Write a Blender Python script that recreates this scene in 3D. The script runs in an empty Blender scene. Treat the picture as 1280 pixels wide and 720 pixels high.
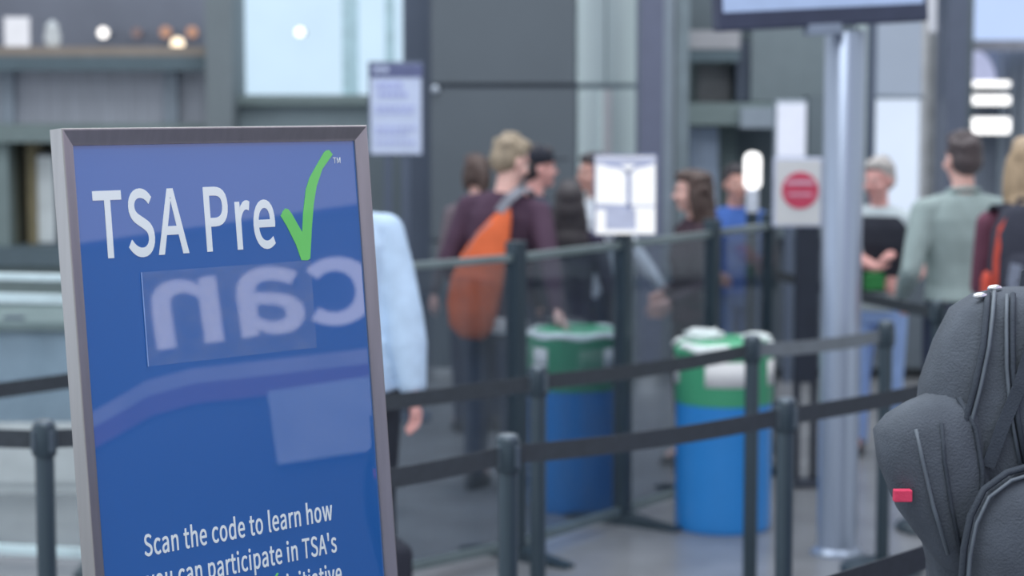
import bpy, bmesh, math, random, os
from mathutils import Vector, Matrix, Euler
random.seed(7)
S = bpy.context.scene
COL = S.collection
R = math.radians

# ------------------------------------------------------------------ camera, world, lights, exposure
F, CX, CY, HZ, HC = 2600.0, 640.0, 360.0, 100.0, 2.05      # focal length in px of a 1280 wide frame, horizon row, eye height
PITCH = math.atan((CY - HZ) / F)
cd = bpy.data.cameras.new('camera'); cam = bpy.data.objects.new('camera', cd); COL.objects.link(cam)
cam.location = (0, 0, HC); cam.rotation_euler = (math.pi / 2 - PITCH, 0, 0)
cd.sensor_width = 36.0; cd.lens = F / 1280.0 * 36.0; cd.clip_end = 200
cd.dof.use_dof = True; cd.dof.focus_distance = 3.2; cd.dof.aperture_fstop = 3.7
S.camera = cam

W = bpy.data.worlds.new('hall_daylight'); S.world = W; W.use_nodes = True
wb = W.node_tree.nodes['Background']; wb.inputs[0].default_value = (0.87, 0.93, 1.0, 1); wb.inputs[1].default_value = 0.80

def area(name, loc, rot, sx, sy, energy, col=(1, 1, 1)):
    l = bpy.data.lights.new(name, 'AREA'); l.shape = 'RECTANGLE'; l.size = sx; l.size_y = sy; l.energy = energy; l.color = col
    o = bpy.data.objects.new(name, l); COL.objects.link(o); o.location = loc; o.rotation_euler = rot
    return o
area('fill_over_queue', (0.5, 11.0, 6.5), (0, 0, 0), 7, 6, 330, (0.93, 0.96, 1.0))  # area fill added overhead to make top highlights
area('fill_over_poster', (-0.5, 2.5, 6.0), (0, 0, 0), 5, 4, 290, (0.93, 0.96, 1.0))  # overhead fill added to lighten the poster

S.view_settings.view_transform = 'Standard'; S.view_settings.look = 'None'
S.view_settings.exposure = 0.0; S.view_settings.gamma = 1.0; S.view_settings.use_curve_mapping = False
try:
    S.cycles.max_bounces = 10; S.cycles.transparent_max_bounces = 16; S.cycles.sample_clamp_indirect = 6
except Exception: pass

# ------------------------------------------------------------------ helpers
def lin(c):
    return tuple(((v / 255) / 12.92 if v / 255 <= .04045 else ((v / 255 + .055) / 1.055) ** 2.4) for v in c)

def mat(name, rgb, rough=.6, metal=0., var=.10, scale=9., emit=0., coat=0., bump=0., spec=.5, stretch=None, lit=1.6):
    """rgb: sRGB 0-255 of the surface as seen in the photo; lit: scene radiance -> albedo factor"""
    m = bpy.data.materials.new(name); m.use_nodes = True
    nt = m.node_tree; b = nt.nodes['Principled BSDF']
    c = tuple(min(.9, v * lit) for v in lin(rgb)) if not emit else lin(rgb)
    tc = nt.nodes.new('ShaderNodeTexCoord'); mp = nt.nodes.new('ShaderNodeMapping')
    nt.links.new(tc.outputs['Object'], mp.inputs[0])
    if stretch: mp.inputs['Scale'].default_value = stretch
    n = nt.nodes.new('ShaderNodeTexNoise'); n.inputs['Scale'].default_value = scale; n.inputs['Detail'].default_value = 4
    nt.links.new(mp.outputs[0], n.inputs['Vector'])
    r = nt.nodes.new('ShaderNodeValToRGB')
    r.color_ramp.elements[0].position = .3; r.color_ramp.elements[1].position = .7
    r.color_ramp.elements[0].color = tuple(v * (1 - var) for v in c) + (1,)
    r.color_ramp.elements[1].color = tuple(min(1, v * (1 + var)) for v in c) + (1,)
    nt.links.new(n.outputs['Fac'], r.inputs[0])
    nt.links.new(r.outputs[0], b.inputs['Base Color'])
    b.inputs['Roughness'].default_value = rough; b.inputs['Metallic'].default_value = metal
    b.inputs['Specular IOR Level'].default_value = spec
    if coat: b.inputs['Coat Weight'].default_value = coat; b.inputs['Coat Roughness'].default_value = .02
    if emit:
        nt.links.remove(b.inputs['Base Color'].links[0]); b.inputs['Base Color'].default_value = (.02, .02, .02, 1)
        nt.links.new(r.outputs[0], b.inputs['Emission Color']); b.inputs['Emission Strength'].default_value = emit
    if bump:
        bp = nt.nodes.new('ShaderNodeBump'); bp.inputs['Strength'].default_value = bump; bp.inputs['Distance'].default_value = .004
        n2 = nt.nodes.new('ShaderNodeTexNoise'); n2.inputs['Scale'].default_value = scale * 14; n2.inputs['Detail'].default_value = 3
        nt.links.new(mp.outputs[0], n2.inputs['Vector'])
        nt.links.new(n2.outputs['Fac'], bp.inputs['Height']); nt.links.new(bp.outputs[0], b.inputs['Normal'])
    return m

def plexi(name, tint, gloss, veil=.0):
    m = bpy.data.materials.new(name); m.use_nodes = True; nt = m.node_tree; nt.nodes.clear()
    o = nt.nodes.new('ShaderNodeOutputMaterial'); t = nt.nodes.new('ShaderNodeBsdfTransparent'); g = nt.nodes.new('ShaderNodeBsdfGlossy')
    t.inputs[0].default_value = tint + (1,); g.inputs['Roughness'].default_value = .04; g.inputs[0].default_value = (.9, .95, 1, 1)
    d = nt.nodes.new('ShaderNodeBsdfDiffuse'); d.inputs[0].default_value = (.22, .26, .29, 1)
    fr = nt.nodes.new('ShaderNodeFresnel'); fr.inputs[0].default_value = gloss
    nz = nt.nodes.new('ShaderNodeTexNoise'); nz.inputs['Scale'].default_value = 5
    mm = nt.nodes.new('ShaderNodeMath'); mm.operation = 'MULTIPLY'; mm.inputs[1].default_value = veil * 2
    nt.links.new(nz.outputs['Fac'], mm.inputs[0])
    m1 = nt.nodes.new('ShaderNodeMixShader'); m2 = nt.nodes.new('ShaderNodeMixShader')
    nt.links.new(mm.outputs[0], m1.inputs[0]); nt.links.new(t.outputs[0], m1.inputs[1]); nt.links.new(d.outputs[0], m1.inputs[2])
    ge = nt.nodes.new('ShaderNodeNewGeometry'); fx = nt.nodes.new('ShaderNodeMath'); fx.operation = 'SUBTRACT'; fx.inputs[0].default_value = 1.0; fx.use_clamp = True
    nt.links.new(ge.outputs['Backfacing'], fx.inputs[1]); fy = nt.nodes.new('ShaderNodeMath'); fy.operation = 'MULTIPLY'      # one reflection per sheet, off its outer face
    nt.links.new(fr.outputs[0], fy.inputs[0]); nt.links.new(fx.outputs[0], fy.inputs[1])
    nt.links.new(fy.outputs[0], m2.inputs[0]); nt.links.new(m1.outputs[0], m2.inputs[1]); nt.links.new(g.outputs[0], m2.inputs[2])
    nt.links.new(m2.outputs[0], o.inputs[0])
    return m

def at(px, py, Y):
    """world point on the plane y=Y seen at that spot of the photo (to read real sizes off it)"""
    a = (px - CX) / F; b = (CY - py) / F
    d = Vector((a, math.cos(PITCH) + b * math.sin(PITCH), -math.sin(PITCH) + b * math.cos(PITCH)))
    t = Y / d.y
    return Vector((0, 0, HC)) + d * t

def put(name, data, parent=None, m=None, loc=None, rot=None):
    o = bpy.data.objects.new(name, data); COL.objects.link(o)
    if parent: o.parent = parent
    if m is not None and data is not None:
        if isinstance(m, (list, tuple)):
            for x in m: data.materials.append(x)
        else:
            data.materials.append(m)
    if loc is not None: o.location = loc
    if rot is not None: o.rotation_euler = rot
    return o

def fin(bm, name, m=None, parent=None, smooth=False, loc=None, rot=None):
    bmesh.ops.recalc_face_normals(bm, faces=bm.faces)
    me = bpy.data.meshes.new(name); bm.to_mesh(me); bm.free()
    if smooth:
        for p in me.polygons: p.use_smooth = True
    return put(name, me, parent, m, loc, rot)

def thing(name, label, cat, loc=(0, 0, 0), rotz=0, group=None):
    o = bpy.data.objects.new(name, None); COL.objects.link(o); o.empty_display_size = .1
    o.location = loc; o.rotation_euler = (0, 0, rotz); o['label'] = label; o['category'] = cat
    if group: o['group'] = group
    return o
def tag(o, label, cat, group=None):
    o['label'] = label; o['category'] = cat
    if group: o['group'] = group
    return o
def struct(o, label=None):
    o['kind'] = 'structure'
    if label: o['label'] = label
    return o

def box(bm, x0, x1, y0, y1, z0, z1, bev=0., M=None):
    r = bmesh.ops.create_cube(bm, size=1.0); vs = r['verts']
    for v in vs:
        v.co = Vector(((x0 + x1) / 2 + v.co.x * (x1 - x0), (y0 + y1) / 2 + v.co.y * (y1 - y0), (z0 + z1) / 2 + v.co.z * (z1 - z0)))
    if bev:
        es = list({e for v in vs for e in v.link_edges})
        rb = bmesh.ops.bevel(bm, geom=es, offset=bev, segments=2, affect='EDGES', profile=.5)
        vs = list({v for f in rb['faces'] for v in f.verts} | {v for v in vs if v.is_valid})
    if M is not None:
        bmesh.ops.transform(bm, matrix=M, verts=[v for v in vs if v.is_valid])
def boxo(name, x0, x1, y0, y1, z0, z1, m, parent=None, bev=0.):
    bm = bmesh.new(); box(bm, x0, x1, y0, y1, z0, z1, bev); return fin(bm, name, m, parent)

def lathe(bm, prof, seg=40, c=(0, 0)):
    rings = []
    for r, z in prof:
        rings.append([bm.verts.new((c[0] + r * math.cos(2 * math.pi * i / seg), c[1] + r * math.sin(2 * math.pi * i / seg), z)) for i in range(seg)])
    for a, b in zip(rings, rings[1:]):
        for i in range(seg): bm.faces.new((a[i], a[(i + 1) % seg], b[(i + 1) % seg], b[i]))
    bm.faces.new(rings[0]); bm.faces.new(rings[-1])
def latheo(name, prof, m, parent=None, seg=40, loc=None, smooth=True):
    bm = bmesh.new(); lathe(bm, prof, seg)
    o = fin(bm, name, m, parent, False, loc)
    if smooth:
        for p in o.data.polygons: p.use_smooth = len(p.vertices) == 4
        o.data.set_sharp_from_angle(angle=R(40))
    return o

def ball(bm, c, r, rot=None, seg=16):
    if not isinstance(r, (tuple, list)): r = (r, r, r)
    M = Matrix.Translation(Vector(c))
    if rot is not None: M = M @ rot.to_4x4()
    bmesh.ops.create_uvsphere(bm, u_segments=seg, v_segments=seg * 3 // 4, radius=1.0, matrix=M @ Matrix.Diagonal((r[0], r[1], r[2], 1)))
def cone(bm, a, b, ra, rb, seg=14):
    a, b = Vector(a), Vector(b); d = b - a
    if d.length < 1e-6: return
    q = d.to_track_quat('Z', 'Y').to_matrix().to_4x4()
    bmesh.ops.create_cone(bm, cap_ends=True, segments=seg, radius1=ra, radius2=rb, depth=d.length, matrix=Matrix.Translation((a + b) / 2) @ q)
def limb(bm, pts, rs):
    for i, (p, r) in enumerate(zip(pts, rs)):
        ball(bm, p, r)
        if i: cone(bm, pts[i - 1], p, rs[i - 1], r)
def loft(bm, rings, seg=24, power=2.0):
    """rings: (center, rx, ry) ellipses (superellipses) stacked along z, closed at both ends"""
    L = []
    for c, rx, ry in rings:
        row = []
        for i in range(seg):
            t = 2 * math.pi * i / seg; ct, st = math.cos(t), math.sin(t)
            row.append(bm.verts.new((c[0] + rx * math.copysign(abs(ct) ** (2 / power), ct), c[1] + ry * math.copysign(abs(st) ** (2 / power), st), c[2])))
        L.append(row)
    for a, b in zip(L, L[1:]):
        for i in range(seg): bm.faces.new((a[i], a[(i + 1) % seg], b[(i + 1) % seg], b[i]))
    bm.faces.new(L[0]); bm.faces.new(L[-1])

def tube_path(bm, pts, r, seg=8, flat=None):
    """swept tube; flat=(w,h,up) gives a rectangular strap"""
    pts = [Vector(p) for p in pts]; rows = []
    for i, p in enumerate(pts):
        t = (pts[min(i + 1, len(pts) - 1)] - pts[max(i - 1, 0)]).normalized()
        if flat:
            w, h, up = flat; up = Vector(up); s = t.cross(up).normalized(); u2 = s.cross(t).normalized()
            rows.append([bm.verts.new(p + s * a * w / 2 + u2 * b * h / 2) for a, b in ((-1, -1), (1, -1), (1, 1), (-1, 1))])
        else:
            s = t.orthogonal().normalized() if i == 0 else (s0 - t * s0.dot(t)).normalized()
            s0 = s; u2 = t.cross(s)
            rows.append([bm.verts.new(p + (s * math.cos(2 * math.pi * k / seg) + u2 * math.sin(2 * math.pi * k / seg)) * r) for k in range(seg)])
    for a, b in zip(rows, rows[1:]):
        n = len(a)
        for k in range(n): bm.faces.new((a[k], a[(k + 1) % n], b[(k + 1) % n], b[k]))
    bm.faces.new(rows[0]); bm.faces.new(rows[-1])

def remesh(bm, voxel, smooth=4, name='skin'):
    bmesh.ops.recalc_face_normals(bm, faces=bm.faces)
    me = bpy.data.meshes.new('tmp'); bm.to_mesh(me); bm.free()
    o = bpy.data.objects.new('tmp', me); COL.objects.link(o)
    r = o.modifiers.new('r', 'REMESH'); r.mode = 'VOXEL'; r.voxel_size = voxel
    if smooth:
        s = o.modifiers.new('s', 'SMOOTH'); s.factor = .5; s.iterations = smooth
    dg = bpy.context.evaluated_depsgraph_get(); dg.update()
    out = bpy.data.meshes.new_from_object(o.evaluated_get(dg)); out.name = name
    bpy.data.objects.remove(o); bpy.data.meshes.remove(me)
    for p in out.polygons: p.use_smooth = True
    return out

FONT = None
try:
    p = os.path.join(bpy.utils.system_resource('DATAFILES'), 'fonts', 'Noto Sans CJK Regular.woff2')
    if os.path.exists(p): FONT = bpy.data.fonts.load(p)
except Exception: FONT = None
def text_mesh(s, bold=0.0, spacing=1.0):
    c = bpy.data.curves.new('t', 'FONT'); c.body = s
    if FONT: c.font = FONT
    c.offset = bold; c.space_character = spacing; c.extrude = .02; c.resolution_u = 6
    o = bpy.data.objects.new('t', c); COL.objects.link(o)
    dg = bpy.context.evaluated_depsgraph_get(); dg.update()
    me = bpy.data.meshes.new_from_object(o.evaluated_get(dg))
    bpy.data.objects.remove(o); bpy.data.curves.remove(c)
    return me
def lettering(name, s, u0, u1, v0, v1, m, parent, n0=.0, thick=.0006, bold=0., spacing=1., frame=None):
    """text fitted to the rectangle u0..u1, v0..v1; frame maps (u, v, n) to parent space (default x, -n, z)"""
    me = text_mesh(s, bold, spacing)
    xs = [v.co.x for v in me.vertices]; ys = [v.co.y for v in me.vertices]; zs = [v.co.z for v in me.vertices]
    for v in me.vertices:
        u = u0 + (v.co.x - min(xs)) / (max(xs) - min(xs)) * (u1 - u0)
        w = v0 + (v.co.y - min(ys)) / (max(ys) - min(ys)) * (v1 - v0)
        n = n0 + (v.co.z - min(zs)) / (max(zs) - min(zs)) * thick
        v.co = frame(u, w, n) if frame else Vector((u, -n, w))
    return put(name, me, parent, m)

# ------------------------------------------------------------------ building
def slab(name, px0, py0, px1, py1, Y, depth, m, parent=None, Y1=None, bev=0.):
    """wall piece whose front face fills that part of the photo at distance Y (Y1 at its other end), reaching back by depth"""
    Y1 = Y if Y1 is None else Y1
    ym = (py0 + py1) / 2; xm = (px0 + px1) / 2
    a = at(px0, ym, Y); b = at(px1, ym, Y1)
    z1 = at(xm, py0, (Y + Y1) / 2).z; z0 = max(0.0, at(xm, py1, (Y + Y1) / 2).z)
    bm = bmesh.new(); q = []
    for z in (z0, z1):
        q.append([bm.verts.new((p.x, p.y + o, z)) for p, o in ((a, 0), (b, 0), (b, depth), (a, depth))])
    bm.faces.new(q[0]); bm.faces.new(q[1])
    for i in range(4): bm.faces.new((q[0][i], q[0][(i + 1) % 4], q[1][(i + 1) % 4], q[1][i]))
    if bev: bmesh.ops.bevel(bm, geom=list(bm.edges), offset=bev, segments=2, affect='EDGES')
    return fin(bm, name, m, parent)
FL = 460    # a row below the floor line: pieces reach the floor

def floor_mat():
    m = mat('floor_terrazzo', (128, 130, 134), rough=.24, var=.16, scale=3.2, spec=.7, lit=1.1)
    return m
fl = boxo('floor', -12, 12, -6, 24, -.1, 0, floor_mat()); struct(fl)

G = lambda name, rgb, **k: mat(name, rgb, **k)
concrete = G('concrete_grey', (100, 108, 112), rough=.7, var=.06, scale=3)
panel_grey = G('clad_panel_grey', (93, 102, 110), rough=.5, var=.04, scale=2, lit=1.0)
panel_dark = G('mullion_slate', (68, 77, 92), rough=.45, var=.05, scale=3)
slate = G('slate_wall', (86, 96, 102), rough=.6, var=.06, scale=3)
pale_clad = G('pale_blue_cladding', (160, 180, 194), rough=.35, var=.05, scale=4, stretch=(1, 1, .15), lit=2.2)
pale_white = G('pale_white_panel', (208, 220, 238), rough=.4, var=.04, scale=4)
steel = G('brushed_steel', (150, 158, 168), rough=.32, metal=.75, var=.08, scale=5, stretch=(14, 14, .6))
ledge_tan = G('ledge_tan', (125, 116, 108), rough=.7, var=.08)
ledge_teal = G('ledge_teal_grey', (76, 90, 97), rough=.6, var=.06)
mesh_wall = G('fluted_grey_panel', (116, 119, 126), rough=.6, var=.16, scale=30, stretch=(1, 1, .05), lit=2.8)
sky_pane = G('daylit_pane', (202, 228, 248), emit=1.04, var=.05, scale=1.2)
sky_pane_b = G('daylit_pane_blue', (186, 208, 248), emit=1.05, var=.05, scale=1.2)
lilac = G('lilac_wall', (114, 118, 130), rough=.7, var=.08, scale=2)
dark_open = G('dark_passage', (70, 72, 62), rough=.8, var=.2, scale=3)
ochre = G('ochre_jamb', (108, 100, 76), rough=.7)
beam_green = G('grey_green_beam', (104, 117, 117), rough=.6, var=.08, scale=4)
stripe_grey = G('grey_lilac_post', (126, 136, 146), rough=.5, var=.06)
white_lit = G('white_lamp_glass', (255, 250, 246), emit=2.2, var=.02)
warm_lit = G('warm_lamp_glass', (255, 232, 200), emit=2.2, var=.02)
amber_dim = G('dim_amber_glass', (215, 165, 140), emit=.75, var=.05)
bright_lit = G('bright_tube_glass', (255, 255, 255), emit=1.9, var=.0)

# far upper level and its balcony, left
struct(slab('wall_far', -420, -140, 300, 470, 19.5, .3, lilac))
bal = struct(slab('trim_1', -420, 70, 262, 88, 16.2, 1.6, ledge_teal))
struct(slab('trim_2', -420, 58, 262, 70, 16.25, 1.5, ledge_tan))
wl = struct(slab('wall_left', -420, 88, 262, 156, 16.6, .3, mesh_wall))
for px in (-330, -165, 0, 205):
    slab('mullion', px, 88, px + 17, 156, 16.52, .1, stripe_grey, wl)
struct(slab('trim_3', -420, 155, 262, 178, 16.4, .6, beam_green))
struct(slab('wall_passage', -420, 176, 262, 312, 17.6, .2, dark_open))
struct(slab('trim_4', -420, 176, 11, 312, 16.5, .3, beam_green))
struct(slab('door_1', 11, 178, 24, 312, 16.7, .3, dark_open))
struct(slab('trim_5', 34, 178, 45, 312, 16.7, .25, ochre))
struct(slab('trim_6', -420, 309, 262, 333, 16.4, .6, ledge_teal))
struct(slab('wall_lower_left', -420, 332, 262, FL, 16.5, .3, beam_green))
struct(slab('pillar_1', 258, -160, 291, FL, 16.0, .8, concrete))
# window over the queue
win = struct(slab('window_1', 289, -160, 508, 121, 16.9, .06, sky_pane))
slab('window_frame', 289, 119, 508, 131, 16.3, .5, beam_green, win)
slab('mullion', 427, -160, 446, 121, 16.75, .12, G('mullion_pale', (164, 190, 206), rough=.5), win)
slab('mullion', 481, -160, 492, 121, 16.75, .12, bpy.data.materials['mullion_pale'], win)
struct(slab('wall_back', 289, 129, 508, FL, 16.4, .4, G('wall_pale_slate', (112, 125, 130), rough=.6, var=.05)))
struct(slab('wall_alcove', 440, 190, 540, FL, 15.9, .2, slate))
struct(slab('pillar_2', 504, -160, 538, FL, 15.0, .6, panel_dark))
# clad column
colm = struct(slab('pillar_3', 538, -160, 722, FL, 14.06, .6, panel_dark))
slab('panel', 538, -160, 721, 105, 14.0, .06, panel_grey, colm, bev=.008)
slab('panel', 538, 110, 721, 300, 14.0, .06, panel_grey, colm, bev=.008)
slab('panel', 538, 303, 721, FL, 14.0, .06, panel_grey, colm, bev=.008)
bm = bmesh.new(); p = at(544, 112, 13.98); ball(bm, p, (.028, .015, .028)); fin(bm, 'bolt', steel, colm, True)
side = struct(slab('pillar_4', 722, -160, 801, FL, 14.08, .5, stripe_grey, Y1=14.68))
for x0, x1, ya, yb in ((722, 757, 14.0, 14.26), (759, 800, 14.28, 14.6)):
    slab('panel', x0, -160, x1, 105, ya, .05, pale_clad, side, Y1=yb, bev=.006)
    slab('panel', x0, 111, x1, FL, ya, .05, pale_clad, side, Y1=yb, bev=.006)
slab('light_strip', 753, 112, 765, 300, 14.2, .04, pale_white, side, Y1=14.3)
struct(slab('pillar_5', 800, -160, 829, FL, 13.8, .5, G('post_slate_lilac', (80, 85, 103), rough=.5, var=.04)))
# doorway group, right of the post
wr = struct(slab('wall_right', 826, -160, 1215, FL, 15.6, .3, slate))
struct(slab('trim_7', 829, -160, 842, FL, 14.6, .3, stripe_grey))
struct(slab('trim_8', 845, -160, 861, FL, 14.7, .3, G('post_grey', (116, 128, 134), rough=.5)))
struct(slab('beam_1', 836, 38, 925, 62, 15.0, .4, G('beam_pale', (146, 146, 150), rough=.6, var=.12, scale=2)))
struct(slab('beam_2', 861, 61, 925, 77, 15.0, .4, ledge_teal))
dr = struct(slab('door_2', 862, 77, 920, FL, 15.5, .1, beam_green))
slab('panel', 872, 80, 913, 128, 15.42, .1, G('panel_taupe', (116, 117, 120), rough=.6), dr, bev=.01)
slab('panel', 863, 159, 898, 292, 15.3, .12, G('door_pale', (164, 178, 204), rough=.4), dr, bev=.01)
struct(slab('trim_9', 921, 52, 939, 127, 15.2, .3, panel_dark))
struct(slab('panel_wall', 939, 30, 1031, 127, 15.1, .4, G('panel_grey_green', (110, 121, 126), rough=.5, var=.04, lit=1.3)))
struct(slab('beam_3', 861, 129, 968, 156, 14.9, .5, beam_green))
struct(slab('beam_4', 926, 134, 972, 160, 14.85, .3, stripe_grey))
t = thing('light_box', 'tall white glowing panel above the red-disc sign', 'sign', at(989, 196, 14.0) * 1)
t.location.z = 0
p0, p1 = at(969, 196, 14.0), at(1009, 129, 14.0)
boxo('case', p0.x - t.location.x, p1.x - t.location.x, 0, .12, p0.z - .02, p1.z + .02, stripe_grey, t, .01)
boxo('face', p0.x - t.location.x + .01, p1.x - t.location.x - .01, -.012, .0, p0.z, p1.z, G('box_face', (218, 226, 246), emit=1.05, var=.03), t)
boxo('leg', -.03, .03, .03, .09, 0, p0.z, panel_dark, t)
struct(slab('trim_10', 1009, 120, 1032, FL, 14.6, .3, slate))
struct(slab('trim_11', 1076, 20, 1084, FL, 14.6, .3, pale_clad))
struct(slab('trim_12', 1083, 20, 1093, FL, 14.5, .3, panel_dark))
w2 = struct(slab('window_2', 1092, 26, 1155, 296, 15.0, .06, G('daylit_pane_soft', (216, 230, 250), emit=1.05, var=.04, scale=1.5)))
slab('pane', 1094, 26, 1153, 119, 14.96, .03, G('frosted_pane', (176, 192, 216), emit=.75, var=.05, scale=1.5), w2)
slab('window_frame', 1092, 119, 1155, 124, 14.9, .1, stripe_grey, w2)
slab('window_frame', 1152, 26, 1158, 296, 14.9, .2, G('frame_beige', (172, 172, 172), rough=.6), w2)
slab('window_frame', 1092, 292, 1155, 300, 14.9, .2, stripe_grey, w2)
struct(slab('wall_pier', 1157, 40, 1186, FL, 15.0, .4, G('pier_mottled', (136, 138, 140), rough=.7, var=.2, scale=8)))
struct(slab('window_3', 1152, -160, 1184, 40, 15.05, .06, G('pane_small', (206, 213, 228), emit=.85, var=.04)))
struct(slab('pillar_6', 1183, -160, 1208, FL, 14.4, .4, G('post_blue_slate', (72, 79, 94), rough=.5, var=.05)))
struct(slab('window_4', 1206, -160, 1420, 51, 16.2, .06, sky_pane_b))
struct(slab('beam_5', 1206, 50, 1420, 63, 15.9, .5, G('beam_taupe', (128, 130, 140), rough=.6)))
struct(slab('wall_far_right', 1200, 62, 1420, FL, 16.6, .3, G('wall_grey_lilac', (140, 147, 160), rough=.7, var=.1, scale=3)))
for k, px in enumerate((1249, 1262, 1274)):
    struct(slab('trim_%d' % (13 + k), px, 66, px + 5, 300, 16.4, .1, stripe_grey))
# arch in the far right wall
bm = bmesh.new(); c = at(1207, 103, 16.3); rr = at(1245, 103, 16.3).x - c.x
front = [bm.verts.new((c.x, c.y, c.z))] + [bm.verts.new((c.x + rr * math.cos(a), c.y, c.z + rr * 1.15 * math.sin(a))) for a in [math.pi / 2 * i / 12 for i in range(13)]]
back = [bm.verts.new((v.co.x, v.co.y + .2, v.co.z)) for v in front]
bm.faces.new(front); bm.faces.new(back)
for i in range(len(front)):
    j = (i + 1) % len(front); bm.faces.new((front[i], front[j], back[j], back[i]))
struct(fin(bm, 'window_5', G('arch_pane', (200, 208, 246), emit=.8, var=.05)))
# low dark wall that closes the hall behind the travellers
struct(slab('wall_counter', 861, 296, 1420, FL, 14.2, .3, G('dark_counter', (74, 82, 90), rough=.5, var=.1, scale=4)))
struct(slab('trim_16', 861, 290, 1420, 298, 14.1, .5, slate))
# walls outside the frame that the sign mirrors
wm = struct(boxo('wall_mirrored_side', 2.6, 2.75, -1.5, 6.5, 0, 4.4, G('hall_side_wall', (112, 116, 150), rough=.6, var=.05, scale=2)))

w7 = struct(boxo('reflection_window', 2.565, 2.6, -1.4, 6.3, 2.10, 3.6, G('reflection_pane', (222, 212, 238), emit=1.0, var=.12, scale=.8)))  # unseen bright window, added for the pale reflection high on the poster
for k in range(7):
    boxo('mullion', 2.55, 2.6, -1.4 + k * 1.28 - .03, -1.4 + k * 1.28 + .03, 2.10, 3.6, panel_dark, w7)
# unseen glowing window wall, added to brighten the frame's side and the hall
w8 = struct(boxo('fill_window', -8.0, -7.9, -3, 10, .4, 4.6, G('fill_pane', (225, 236, 252), emit=1.5, var=.05, scale=.6)))
for k in range(8):
    boxo('mullion', -7.9, -7.8, -3 + k * 1.857 - .04, -3 + k * 1.857 + .04, .0, 4.6, panel_dark, w8)

# ------------------------------------------------------------------ far lamps and small things up on the balcony
def spot(px, py, Y, r, m, label, wallY):
    p = at(px, py, Y)
    t = thing('wall_spotlight', label, 'lamp', (p.x, p.y, p.z), 0, 'lamps on the far upper level')
    bm = bmesh.new(); ball(bm, (0, 0, 0), (r, r * .7, r)); fin(bm, 'lamp_glass', m, t, True)
    bm = bmesh.new(); cone(bm, (0, r * .3, 0), (0, r * 1.2, 0), r * 1.02, r * .7); cone(bm, (0, r, 0), (0, wallY - Y + .03, 0), .025, .025)
    fin(bm, 'lamp_bracket', panel_dark, t)
spot(129, 41, 19.2, .05, white_lit, 'small white round lamp on the far upper wall', 19.5)
spot(222, 55, 19.2, .062, warm_lit, 'bright warm round lamp, lowest of the lamps on the far wall', 19.5)
spot(207, 40, 19.25, .055, amber_dim, 'dim amber lamp directly above the bright warm lamp', 19.5)
spot(240, 40, 19.25, .055, amber_dim, 'dim amber lamp beside the grey pillar', 19.5)
spot(171, 41, 19.25, .05, G('faint_amber', (150, 130, 132), emit=.7), 'faint brownish lamp between the white lamp and the amber lamps', 19.5)
spot(375, 40, 16.6, .036, white_lit, 'white round lamp in front of the bright window', 16.9)
p0, p1 = at(5, 64, 17.0), at(38, 20, 17.0)
t = thing('glowing_wall_sign', 'white square glowing panel on the balcony ledge', 'sign', ((p0.x + p1.x) / 2, 17.0, p0.z))
zt = at(20, 58, 16.25).z - p0.z
hw = (p1.x - p0.x) / 2; hh = p1.z - p0.z
boxo('case', -hw, hw, 0, .1, 0, hh, lilac, t, .01)
boxo('face', -hw + .01, hw - .01, -.012, 0, .01, hh - .01, G('panel_glow', (228, 232, 242), emit=1.0, var=.05), t)
bm = bmesh.new(); box(bm, -hw * .8, hw * .8, .0, .08, zt - .02, .0); fin(bm, 'foot', lilac, t)
p0 = at(66, 63, 16.9)
t = thing('pale_urn', 'small pale urn-shaped object on the balcony ledge', 'ornament', (p0.x, 16.9, at(66, 58, 16.25).z))
latheo('body', [(.03, -.03), (.05, .0), (.07, .08), (.05, .15), (.055, .17)], G('urn_white', (190, 195, 205), rough=.4), t, 20)
latheo('lid', [(.055, .17), (.03, .2), (.01, .22)], bpy.data.materials['urn_white'], t, 20)

# wall poster by the passage
p0, p1 = at(45, 303, 16.75), at(67, 195, 16.75)
t = thing('passage_poster', 'narrow white upright poster in the dark passage', 'poster', ((p0.x + p1.x) / 2, 16.75, p0.z))
hw = (p1.x - p0.x) / 2; hh = p1.z - p0.z
boxo('frame', -hw - .02, hw + .02, .0, .05, -.02, hh + .02, panel_dark, t, .005)
boxo('sheet', -hw, hw, -.006, 0, 0, hh, G('poster_white', (190, 196, 214), rough=.5, var=.12, scale=5), t)
boxo('foot', -.05, .05, 0, .05, -p0.z, -.02, panel_dark, t)

# three blazing lamp bars at the far right
for k, (x0, y0, x1, y1, lb) in enumerate(((1213, 101, 1262, 109, 'thin top bar of the three blazing white lamp bars'), (1208, 119, 1262, 131, 'middle bar of the three blazing white lamp bars'), (1207, 147, 1262, 167, 'lowest and thickest of the three blazing white lamp bars'))):
    a, b = at(x0, y1, 16.1), at(x1, y0, 16.1)
    t = thing('wall_lamp_bar', lb, 'lamp', ((a.x + b.x) / 2, 16.1, a.z), 0, 'blazing lamp bars on the far wall')
    boxo('diffuser', -(b.x - a.x) / 2, (b.x - a.x) / 2, -.06, .02, .0, b.z - a.z, bright_lit, t, .02)
    boxo('housing', -(b.x - a.x) / 2 + .01, (b.x - a.x) / 2 - .01, .02, .51, .01, b.z - a.z - .01, stripe_grey, t)

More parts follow.
